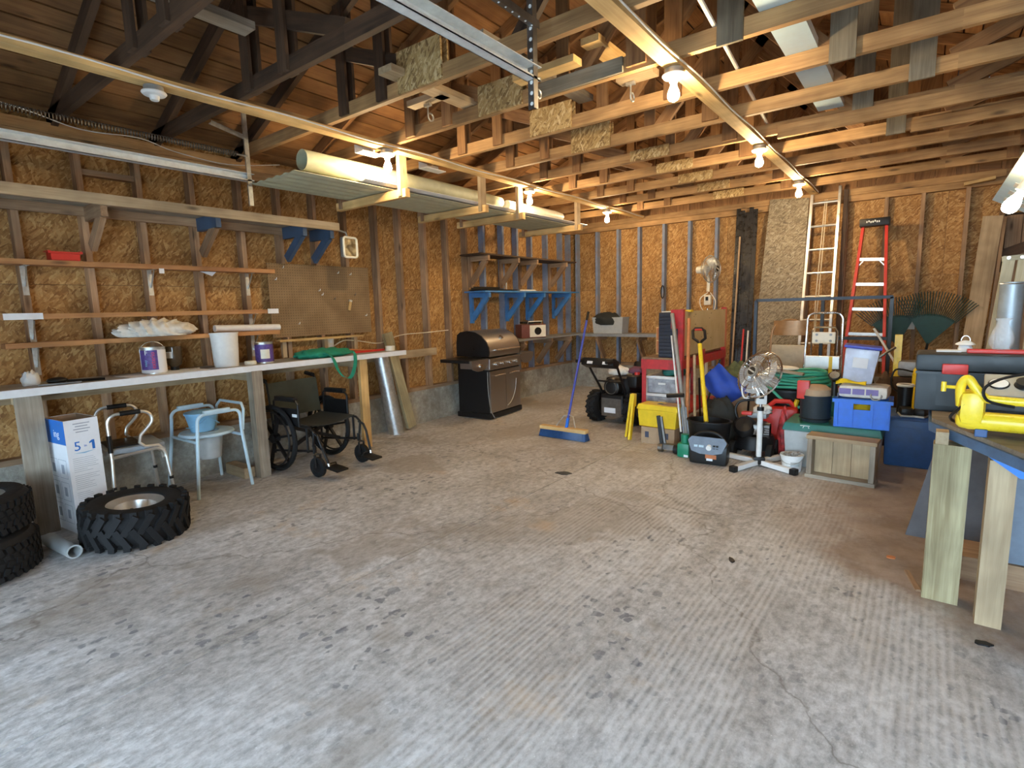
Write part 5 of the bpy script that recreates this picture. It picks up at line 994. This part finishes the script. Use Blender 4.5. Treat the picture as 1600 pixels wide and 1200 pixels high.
t=thing('black_flashlight','black flashlight standing at the corner of the blue crate','flashlight',(-.555,4.97,.60)); MB().cyl((0,0,0),(.0,0,.12),.022,12).build('barrel',M_BLACK,t,True); MB().tube([(0,0,.12),(-.0,-.01,.15),(.0,-.03,.17)],[.022,.04,.045],14).build('head',M_BLACK,t,True); MB().tube([(.0,-.031,.171),(.0,-.034,.174)],.036,14).build('lens',M_CHROME,t)
o=MB().torus((-.27,4.905,.63),.035,.006,20,6,rotx(1.2)).build('tape_ring',M_OLDALU); tag(o,'small grey ring hanging on the front of the pack','ring')
# wooden crate in front
t=thing('wooden_crate','shallow weathered wooden crate standing on edge on the floor','crate',(-.45,4.66,0),radians(-4))
w,h=.41,.335
for s in (-1,1): MB().span((s*(w/2)-.017,-.06,.03),(s*(w/2)+.017,.10,h-.03)).build('side_board',M_GREYW,t)
MB().span((-w/2-.025,-.065,h-.028),(w/2+.025,.10,h)).build('top_board',M_TAN,t); MB().span((-w/2-.025,-.065,0),(w/2+.025,.10,.028)).build('bottom_board',M_GREYW,t)
for k in range(3): MB().span((-w/2+.02+k*.124,.03,.03),(-w/2+.02+k*.124+.121,.045,h-.03)).build('slat',M_TAN,t)
# white bucket of stones
t=thing('small_bucket','small white bucket full of stones beside the fan foot','bucket',(-.80,4.745,0)); MB().lathe([(.001,0),(.068,0),(.082,.12),(.088,.12),(.088,.135),(.079,.135),(.064,.01),(.001,.01)],26).build('tub',M_WHITE,t,True); MB().lathe([(.0785,.05),(.079,.05),(.080,.085),(.0795,.085)],8,a0=-1.5,a1=-.6).build('faint_print',M_TOTE,t); MB().tube([(.086*cos(a),.086*sin(a),.12-.05*abs(sin(a))) for a in [-pi*i/14 for i in range(15)]],.0025,5).build('wire_handle',M_STEEL,t)
for k in range(11):
    a=k*2.4; r=.018*math.sqrt(k); o=MB().sph((-.80+r*cos(a),4.745+r*sin(a),.128+.008*(k%3)),.018,7,(1,.8,.7),noise=.12).build('stone',flat('grey_stone',(.28,.26,.24),.9,var=.3)); tag(o,'grey stone in the small white bucket','stone','stones in the white bucket')
# boots and sprayer
for k,x in enumerate((-.10,.03)):
    t=thing('rubber_boot','black rubber boot with tan lining, '+('left' if k==0 else 'right')+' of the pair on navy tote','boot',(x,5.42,.421),radians(10-25*k)); MB().tube([(0,0.02,.0),(0,.02,.10),(0,.02,.24)],[.052,.05,.055],16).build('shaft',M_BLACK,t,True); MB().box((0,-.06,.035),(.09,.17,.07),b=.03).build('foot',M_BLACK,t,True); MB().torus((0,.02,.235),.052,.012,20,6).build('tan_cuff',M_CREAM,t,True); MB().box((0,-.04,.006),(.095,.23,.014),b=.006).build('sole',M_TOTE,t)
t=thing('sprayer','yellow pressure sprayer behind the rubber boots','sprayer',(.03,5.86,.0)); MB().lathe([(.001,0),(.10,0),(.10,.70),(.095,.74),(.06,.80),(.04,.82),(.001,.82)],22).build('tank',M_YELP,t,True); MB().cyl((0,0,.82),(0,0,.90),.045,14).build('pump_cap',M_BLACK,t,True); MB().tube(smooth_path([(-.09,0,.72),(-.22,-.05,.74),(-.24,-.05,.60),(-.16,-.05,.52)]),.008,6).build('spray_tube',M_BLACK,t,True)
t=thing('drill_press','yellow tool with grey motor among the junk behind the boots','tool',(-.12,6.35,0)); MB().span((-.12,-.10,0),(.12,.10,.62),.01).build('stand',M_DARKW,t); MB().box((.04,0,.70),(.22,.16,.15),b=.03).build('motor',M_OLDALU,t,True); MB().beam((-.08,0,.62),(-.08,0,1.02),.05,.06).build('yellow_column',M_YELP,t); MB().tube([(-.1,-.05,.9),(-.18,-.1,.84),(-.28,-.12,.76)],.012,8).build('lever',M_DKSTEEL,t)
for k,(x,y,z,r,m,l) in enumerate(((-.28,6.08,.0,.11,M_DARKW,'dark lumpy sack behind the blue crate'),(-.46,6.4,.0,.12,M_FAB,'black plastic heap under the step stool'),(-.80,6.45,0,.12,M_CAMO,'olive heap behind the clear container'))): lump('junk_sack',l,'sack',(x,y,z),(r,r,.42),m,90+k,14,.5)
# ================================================================ AGAINST THE BACK WALL
for k in range(5):
    x=-2.15+k*.055; o=MB().beam((x,7.82-.01*(k%2),.0),(x+.01,7.985,2.63-.03*(k%3)),.053,.012,(0,1,0)).build('black_strip',M_TARP); tag(o,['leftmost','second','third','fourth','rightmost'][k]+' of the tall black strips leaning on the back wall','strip','tall black strips on the back wall')
o=MB().beam((-2.12,7.74,0),(-2.10,7.93,2.25),.02,.02).build('copper_pipe',M_CARD); tag(o,'thin brown pipe standing among the black strips','pipe')
o=MB().add([(-1.86,7.62,0),(-1.30,7.62,0),(-1.29,7.99,2.66),(-1.75,7.99,2.70),(-1.86,7.635,0),(-1.30,7.635,0),(-1.29,8.005,2.66),(-1.75,8.005,2.70)],[(0,1,2,3),(7,6,5,4),(0,4,5,1),(1,5,6,2),(2,6,7,3),(3,7,4,0)],[(0,0,0),(0,.56,0),(2.66,.57,0),(2.7,.1,0)]*2).build('loose_chipboard_sheet',M_OSBGREY); tag(o,'tall weathered grey chipboard sheet leaning on the back wall','board')
t=thing('extension_ladder','tall aluminium extension ladder leaning on the back wall','ladder',(0,0,0))
for x0,x1 in ((-1.27,-1.245),(-.93,-.945)): MB().beam((x0,7.52,0),(x1,7.95,2.74),.03,.07,(0,1,0)).build('rail',M_ALU,t)
for k in range(9): z=.25+k*.29; y=7.52+.43*z/2.74; MB().cyl((-1.25,y,z),(-.945,y,z),.016,10).build('rung',M_ALU,t)
MB().tube([(-1.10,7.93,2.6),(-1.12,7.72,1.4),(-1.10,7.6,.8)],.006,5).build('rope',M_COPPER,t); MB().tube([(-1.08,7.93,2.6),(-1.09,7.72,1.4),(-1.10,7.6,.8)],.006,5).build('rope',M_COPPER,t)
o=MB().beam((-.885,7.88,0),(-.885,7.99,2.70),.045,.03,(0,1,0)).build('dark_batten',M_DARKW); tag(o,'dark batten standing right of the aluminium ladder','batten')
t=thing('step_ladder','red fibreglass step ladder with black top cap, folded','ladder',(0,0,0))
L0,L1=V(-.80,7.35,0),V(-.67,7.80,2.22); R0,R1=V(-.33,7.35,0),V(-.44,7.80,2.20)
for a,b_ in ((L0,L1),(R0,R1)): MB().beam(a,b_,.03,.07,(0,1,0)).build('front_rail',M_RED,t); MB().beam(a+V(0,.13,0),b_+V(0,.07,-.02),.025,.05,(0,1,0)).build('rear_rail',M_RED,t)
MB().box((-.555,7.80,2.25),(.30,.16,.09),b=.012).build('top_cap',M_BLACK,t,True)
wr_=MB()
for k in range(7): wr_.box((-.63+k*.02,7.716,2.255+.006*sin(k*2)),(.012,.004,.02))
wr_.build('cap_print',M_WHITE,t)
for k in range(6):
    z=.30+k*.29+.08; f=z/2.22; a=L0.lerp(L1,f); b_=R0.lerp(R1,f); MB().beam(a+V(0,.02,0),b_+V(0,.02,0),.09,.035).build('step',M_ALU,t)
    if k==5: 
        MB().beam(a+V(.07,0,.0),a+V(.0,0,-.08),.006,.012).build('step_brace',M_ALU,t); MB().beam(b_+V(-.07,0,.0),b_+V(.0,0,-.08),.006,.012).build('step_brace',M_ALU,t)
# dark steel frame
t=thing('steel_frame','large black square-tube frame standing before the ladders','frame',(0,7.16,0))
for a,b_ in (((-1.68,0,1.38),(-.30,0,1.38)),((-1.68,0,0),(-1.68,0,1.38)),((-.31,0,0),(-.31,0,1.38)),((-.96,0,.0),(-.96,0,1.36)),((-.94,0,.93),(-.33,0,.93))): MB().beam(a,b_,.035,.045,(0,1,0)).build('tube_bar',M_BLACKM if a[0]>-1.6 else M_DKBLUE,t)
# folding chair, step stool
t=thing('folding_chair','folded bronze steel chair leaning near the grey chipboard','chair',(-1.26,6.95,0))
MB().tube([(-.20,-.12,0),(-.19,.0,.95)]+[(-.19*cos(a),.01,.98+.17*sin(a)) for a in [pi*i/10 for i in range(1,10)]]+[(.19,.0,.95),(.20,-.12,0)],.012,8).build('back_frame',M_BRONZE,t,True)
b=MB(); b.lathe([(.4,0),(.406,0),(.406,.17),(.4,.17),(.4,0)],10,c=(0,.38,.97),a0=-pi/2-.44,a1=-pi/2+.44); b.build('backrest',M_BRONZE,t,True); MB().box((0,-.03,.66),(.36,.03,.40),rotx(-.06),b=.015).build('seat',flat('beige_enamel',(.50,.43,.30),.45),t,True)
for s in (-1,1): MB().tube([(s*.17,-.10,0),(s*.165,-.02,.62)],.011,8).build('leg',M_BRONZE,t)
t=thing('step_stool','folded aluminium step stool standing in the junk pile','step stool',(-.79,6.07,0))
MB().tube([(-.175,-.06,0),(-.15,.0,1.10)]+[(-.09-.06*cos(a),.0,1.17+.07*sin(a)) for a in [pi/2*i/5 for i in range(1,6)]]+[(.09+.06*sin(a),.0,1.17+.07*cos(a)) for a in [pi/2*i/5 for i in range(6)]]+[(.15,0,1.10),(.175,-.06,0)],.012,8).build('hoop_frame',M_CHROME,t,True)
MB().tube([(-.12,.03,0),(-.11,.03,1.06),(-.09,.03,1.10),(.09,.03,1.10),(.11,.03,1.06),(.12,.03,0)],.009,8).build('inner_frame',M_CHROME,t,True)
s=MB().box((0,-.02,1.0),(.20,.02,.11),b=.006).build('upper_step',M_CREAM,t)
for x in (-.06,.06): 
    for z in (.97,1.03): MB().cyl((x,-.031,z),(x,-.034,z),.012,10).build('rivet',M_DKSTEEL,s)
MB().box((0,-.05,.76),(.30,.03,.13),b=.006).build('tread',M_ALU,t); MB().box((0,-.055,.60),(.31,.03,.13),b=.006).build('tread',M_ALU,t); MB().span((.06,-.072,.66),(.09,-.0665,.82)).build('yellow_sticker',M_YEL,t)
# rakes
def rake(label,x,y,tilt,n,R):
    t=thing('leaf_rake',label,'rake',(x,y,0),0,R=roty(tilt)); MB().cyl((0,0,0),(0,.0,.88),.013,10).build('handle',M_BLACK,t,True); c=V(0,-.01,.82)
    f=MB(); vs=[c]; a0,a1=-.62,.62
    for i in range(13): a=a0+(a1-a0)*i/12; vs.append(c+V(.36*sin(a),-.03,.36*cos(a)))
    vs2=[v+V(0,.008,0) for v in vs]; f.add(vs+vs2,[(0,i,i+1) for i in range(1,13)]+[(14,14+i+1,14+i) for i in range(1,13)]+[(i,i+1,15+i,14+i) for i in range(1,13)]+[(0,1,15,14),(0,14,27,13)][:1]); f.build('head_plate',M_RAKE,t)
    for i in range(n):
        a=a0*1.04+(a1-a0)*1.04*i/(n-1); MB().tube([c+V(.34*sin(a),-.03,.34*cos(a)),c+V(R*sin(a),-.045,R*cos(a)),c+V((R+.015)*sin(a),-.085,(R+.012)*cos(a))],.005,5).build('tine',M_RAKE,t)
rake('dark green leaf rake leaning left, before the right studs',-.10,7.93,-.20,26,.56); rake('dark green leaf rake upright beside the leaning rake',-.06,7.87,.10,30,.60)
o=MB().span((-.19,YB-.006,.99),(-.11,YB+.0,1.10)).build('outlet_plate',M_CREAM); tag(o,'cream outlet box on the back wall left of rakes','outlet')
o=MB().cyl((-.43,6.74,1.06),(.19,6.58,.0),.012,8).build('white_pole',M_WHITE); tag(o,'short white pole leaning behind the clear container','pole')
o=MB().beam((.36,7.70,0),(.50,8.0,2.22),.17,.025,(0,1,0)).build('wide_plank',M_TAN); o.rotation_euler=(0,0,0); tag(o,'wide tan plank leaning on the back wall beside plank door','plank')
o=MB().beam((.50,7.76,0),(.60,8.0,2.2),.03,.04,(0,1,0)).build('thin_batten',M_STUD); tag(o,'thin brown batten behind the wide tan plank','batten')
o=MB().box((.36,7.98,2.60),(.26,.10,.03),roty(-.12)).build('wood_scrap',M_RAIL); tag(o,'pale scrap board in place of a bright sliver under back wall plate','wood')  # pale board added to stand in for a bright sliver at the plate
o=MB().beam((-2.0,7.72,0),(-1.98,7.80,1.0),.02,.02).build('red_pole',M_RED); tag(o,'red tool handle standing before the black strips','handle'); o=MB().beam((-1.93,7.72,0),(-1.92,7.80,.98),.02,.02).build('white_stick',M_WHITE); tag(o,'white tool handle standing before the black strips','handle')
# ================================================================ RIGHT HAND WORKBENCH
t=thing('side_workbench','rough workbench with blue edged top on timber posts, at right','workbench',(0,0,0))
TOP=.80; poly=[(.05,3.72),(.05,3.20),(.36,2.50),(1.5,2.50),(1.5,3.72)]
MB().prism(poly,.018,None,(0,0,TOP-.018)).build('bench_top',wood('rough_ply',(.34,.29,.22),(.17,.13,.10),.1,False),t); 
b=MB()
for a,c in zip(poly,poly[1:]+poly[:1]): b.beam((a[0],a[1],TOP-.04),(c[0],c[1],TOP-.04),.02,.042)
b.build('blue_edge',flat('worn_blue_edge',(.07,.13,.23),.6,var=.3,scale=14),t)
MB().span((.06,2.97,0),(.19,3.06,TOP-.075)).build('post',M_TREAT,t); MB().span((.065,2.975,TOP-.075),(.11,3.05,TOP-.02)).build('packing_block',M_TAN,t); MB().span((.24,2.84,0),(.325,2.925,TOP-.09)).build('post',M_TAN,t)
MB().span((1.3,2.6,0),(1.39,2.7,TOP-.06)).build('post',M_TAN,t); MB().span((1.3,3.6,0),(1.39,3.7,TOP-.06)).build('post',M_TAN,t); MB().span((.45,3.58,0),(.54,3.67,TOP-.06)).build('post',M_STUD,t)
b=MB(); b.add([(.22,2.815,TOP-.062),(1.2,2.815,TOP-.062),(1.2,2.815,TOP-.145),(.33,2.815,TOP-.145)],[(0,1,2,3)]); b.add([(.22,2.832,TOP-.062),(1.2,2.832,TOP-.062),(1.2,2.832,TOP-.145),(.33,2.832,TOP-.145)],[(3,2,1,0)]); b.f+=[(0,4,5,1),(1,5,6,2),(2,6,7,3),(3,7,4,0)]; b.build('blue_skirt',flat('bright_blue_paint',(.02,.20,.68),.45),t)
# ramp board and tub under it
o=MB().add([(-.02,3.75,.0),(.40,3.75,0),(.40,3.98,.52),(.10,3.98,.52),(-.02,3.77,0),(.40,3.77,0),(.40,4.0,.52),(.10,4.0,.52)],[(0,1,2,3),(7,6,5,4),(0,4,5,1),(1,5,6,2),(2,6,7,3),(3,7,4,0)]).build('grey_panel',flat('slate_grey',(.13,.13,.14),.7,var=.2,scale=8)); tag(o,'dark grey slanted panel leaning behind the right bench post','panel')
o=MB().span((.34,3.3,.12),(.9,3.5,.60)).build('metal_drum',M_GREYBL); tag(o,'grey blue metal box under the right workbench','box'); MB().span((.36,3.285,.15),(.88,3.2995,.57)).build('door',M_GREYBL,o)
o=MB().span((.15,3.28,.0),(1.0,3.52,.118)).build('timber_sill',M_STUD); tag(o,'brown timber lying on the floor under right workbench','timber')
# tool chest
t=thing('tool_chest','large charcoal plastic tool chest with red latch','tool chest',(.36,3.56,TOP+.001),radians(0))
MB().span((-.385,-.16,0),(.40,.14,.20),.012).build('chest_body',M_DGREY,t,True); MB().span((-.39,-.165,.202),(.405,.145,.285),.014).build('lid',M_DGREY,t,True); MB().span((-.388,-.172,.188),(.403,-.161,.20)).build('rim_band',M_DGREY,t)
MB().box((-.235,-.175,.215),(.10,.022,.05),b=.006).build('latch',M_RED,t,True); MB().span((-.30,-.1625,.03),(-.10,-.1605,.15)).build('panel_recess',M_DGREY,t)
o=MB().box((.29,3.53,TOP+.296),(.24,.05,.02),b=.005).build('red_level',M_RED); tag(o,'long flat red plastic strip lying on the tool chest','strip')
o=MB().box((.10,3.60,TOP+.290),(.10,.08,.008)).build('white_paper',M_PAPER); tag(o,'small white paper lying on the tool chest','paper')
t=thing('lantern_top','white metal lantern cap with wire handle on tool chest','lantern',(.165,3.60,TOP+.287)); MB().lathe([(.001,0),(.028,0),(.030,.02),(.024,.03),(.042,.036),(.038,.042),(.015,.055),(.001,.058)],22).build('cap',M_WHITEP,t,True); MB().tube([(.018*cos(a),0,.055+.026*sin(a)) for a in [pi*i/10 for i in range(11)]],.002,5).build('wire_handle',M_STEEL,t)
t=thing('glass_chimney','clear glass lamp chimney standing on the red strip','lamp glass',(.295,3.53,TOP+.307)); MB().lathe([(.032,0),(.045,.02),(.05,.05),(.04,.085),(.024,.12),(.022,.135),(.036,.15),(.034,.15),(.020,.135),(.022,.118),(.037,.085),(.047,.05),(.042,.02),(.030,0),(.032,0)],26).build('glass_body',M_GLASS,t,True)
# compressor
t=thing('air_compressor','yellow portable air compressor with gauges on the right workbench','compressor',(.405,2.88,TOP+.001),radians(-2))
tk=MB(); tk.lathe([(.001,-.285),(.02,-.282),(.032,-.27),(.038,-.24),(.038,.24),(.032,.27),(.001,.28)],24,R=roty(pi/2),c=(0,-.02,.062)); tk.build('air_tank',M_YELP,t,True); MB().box((-.235,-.0,.115),(.085,.14,.14),b=.035).build('end_frame',M_YELP,t,True)
MB().tube(smooth_path([(-.27,-.02,.12),(-.275,-.03,.20),(-.255,-.04,.235),(-.23,-.045,.20),(-.20,-.05,.165),(-.14,-.055,.155),(.28,-.055,.15)],6),.017,10).build('handle_tube',M_YELP,t,True)
pR=rotx(.5); pc=V(.04,.075,.195); MB().box(pc,(.48,.15,.02),pR,b=.005).build('control_panel',flat('panel_grey',(.40,.39,.34),.45,var=.1),t); MB().span((-.19,.05,.10),(.28,.13,.165)).build('motor_shroud',M_BLACK,t); MB().span((-.20,.004,.135),(.28,.009,.160)).build('panel_edge',M_BLACK,t)
for x,m in ((-.155,M_WHITE),(-.075,M_BLACK),(.01,M_WHITE)): MB().cyl(pc+pR@V(x-.04,.0,.0105),pc+pR@V(x-.04,.0,.032 if m is M_BLACK else .018),.030,20).build('gauge' if m is M_WHITE else 'regulator_knob',m,t,True); MB().torus(pc+pR@V(x-.04,0,.013),.031,.004,24,6,pR).build('dial_ring',M_BLACK,t,True)
MB().cyl((-.32,-.02,.195),(-.275,-.03,.195),.007,10).build('valve_stem',M_YELP,t); MB().cyl((-.33,-.02,.175),(-.33,-.02,.215),.009,10).build('valve_grip',M_YELP,t)
MB().tube(smooth_path([(-.235,-.06,.16),(-.275,-.05,.11),(-.30,.03,.06),(-.28,.14,.02),(-.24,.24,.007)]),.006,6).build('power_cord',M_BLACK,t,True); MB().tube(smooth_path([(-.11,-.07,.135),(-.19,-.08,.155),(-.20,-.08,.21),(-.12,-.05,.255),(.03,-.04,.275),(.18,-.04,.26),(.28,-.04,.22)]),.006,6).build('air_hose',M_BLACK,t,True)
for x in (-.20,.22): MB().span((x-.02,-.05,.0),(x+.02,-.01,.032),.004).build('rubber_foot',M_NAVY,t); MB().span((x-.015,.09,.0),(x+.015,.13,.10)).build('rubber_foot',M_NAVY,t)
# tall things behind the chest
t=thing('wooden_stand','cream painted slanted boards bolted together behind the tool chest','stand',(0,0,0))
MB().beam((.25,4.35,0),(.375,4.50,1.60),.03,.055,(1,0,0)).build('slat',M_PALEB,t); MB().beam((.33,4.35,0),(.44,4.50,1.60),.03,.05,(1,0,0)).build('slat',M_PALEB,t); MB().beam((.47,4.35,0),(.51,4.50,1.60),.03,.05,(1,0,0)).build('slat',M_PALEB,t); MB().beam((.34,4.485,1.585),(.54,4.485,1.60),.02,.03).build('top_batten',M_PALEB,t)
for x in (.37,.43,.49): MB().cyl((x,4.474,1.59),(x,4.468,1.59),.010,10).build('bolt',M_STEEL,t)
t=thing('stove_pipe','upright galvanised duct pipe behind the lamp glass','pipe',(.375,4.20,0)); MB().lathe([(.05,0),(.055,0),(.055,1.44),(.05,1.44),(.05,0)],24).build('pipe_wall',flat('dull_zinc',(.36,.43,.49),.45,.55,.15,12),t,True); MB().torus((0,0,1.43),.055,.004,24,6).build('bead',M_STEEL,t,True)
# work lamp over the bench on a bent arm, and the pale panel hung above
t=thing('work_lamp','lit bulb hanging under the pale blue panel at right','lamp',(.24,3.0,1.73))
bl=MB(); bl.lathe([(r*.9,z*.9+.09) for r,z in bulb_prof],20,R=roty(.5),c=(0,0,-.005)); bl.build('bulb',emit('dim_bulb_glass',(1.0,.72,.36),BULB_W*.25),t,True,label='glowing bulb'); MB().cyl((.05,0,.085),(.025,0,.045),.022,14).build('lamp_holder',M_CREAM,t)
MB().cyl((.05,0,.085),(.055,0,.114),.012,10).build('cord',M_BLACKM,t)
t=thing('foam_panel','pale blue printed foam panel hanging above the right workbench','panel',(.24,0,1.88))
q=math.atan2(-.08,.13); R_=roty(-q); ux=R_@V(1,0,0); nz=R_@V(0,0,1)
b=MB(); 
def pp(u,y,h): return ux*u+V(0,y,0)+nz*h
b.add([pp(0,2.3,0),pp(.75,2.3,0),pp(.75,4.0,0),pp(0,4.0,0),pp(0,2.3,.04),pp(.75,2.3,.04),pp(.75,4.0,.04),pp(0,4.0,.04)],[(3,2,1,0),(4,5,6,7),(0,1,5,4),(1,2,6,5),(2,3,7,6),(3,0,4,7)]); b.build('foam_sheet',flat('foam_blue',(.62,.82,.96),.5,var=.05),t)
for k in range(7):
    for j in range(3):
        u=.04+j*.22; y=2.45+k*.22; b=MB(); b.add([pp(u,y,-.0015),pp(u+.15,y,-.0015),pp(u+.15,y+.10,-.0015),pp(u,y+.10,-.0015),pp(u,y,-.0002),pp(u+.15,y,-.0002),pp(u+.15,y+.10,-.0002),pp(u,y+.10,-.0002)],[(0,1,2,3),(7,6,5,4),(0,4,5,1),(1,5,6,2),(2,6,7,3),(3,7,4,0)]); b.build('printed_block',M_WHITE,t)
for y in (2.5,3.8): MB().tube([pp(.55,y,.04),(pp(.55,y,.04).x,y,2.71-1.88)],.004,5).build('hanging_cord',M_WHITE,t)
# ================================================================ LITTLE THINGS ON THE FLOOR
def scrap(name,label,cat,x,y,rx,ry,rz,mat,h=.004):
    b=MB(); n=11; rnd=random.Random(int(x*100+y*37)); pts=[]
    for i in range(n): a=2*pi*i/n; k=rnd.uniform(.75,1.15); pts.append((rx*k*cos(a),ry*k*sin(a)))
    b.prism(pts,h,rotz(rz),(x,y,.0006)); tag(b.build(name,mat),label,cat)
scrap('rubber_scrap','flat dark oval scrap on the floor in front of the broom','scrap',-2.31,3.68,.07,.045,.3,M_DGREY)
scrap('bark_chip','small black chip on the floor in mid view','chip',-.75,2.86,.014,.030,.5,M_BLACK,.006)
scrap('dead_leaf','black curled leaf on the floor by the right bench posts','leaf',.26,2.68,.03,.018,.2,M_BLACK,.006)
o=MB().beam((.0,3.22,.006),(.05,3.02,.006),.02,.01).build('wood_sliver',M_STUD); tag(o,'brown wood sliver on the floor beside the green post','wood')
scrap('leaf_bit','small reddish leaf bit behind the green post','leaf',-.07,3.36,.025,.02,.4,M_ORANGE,.005)
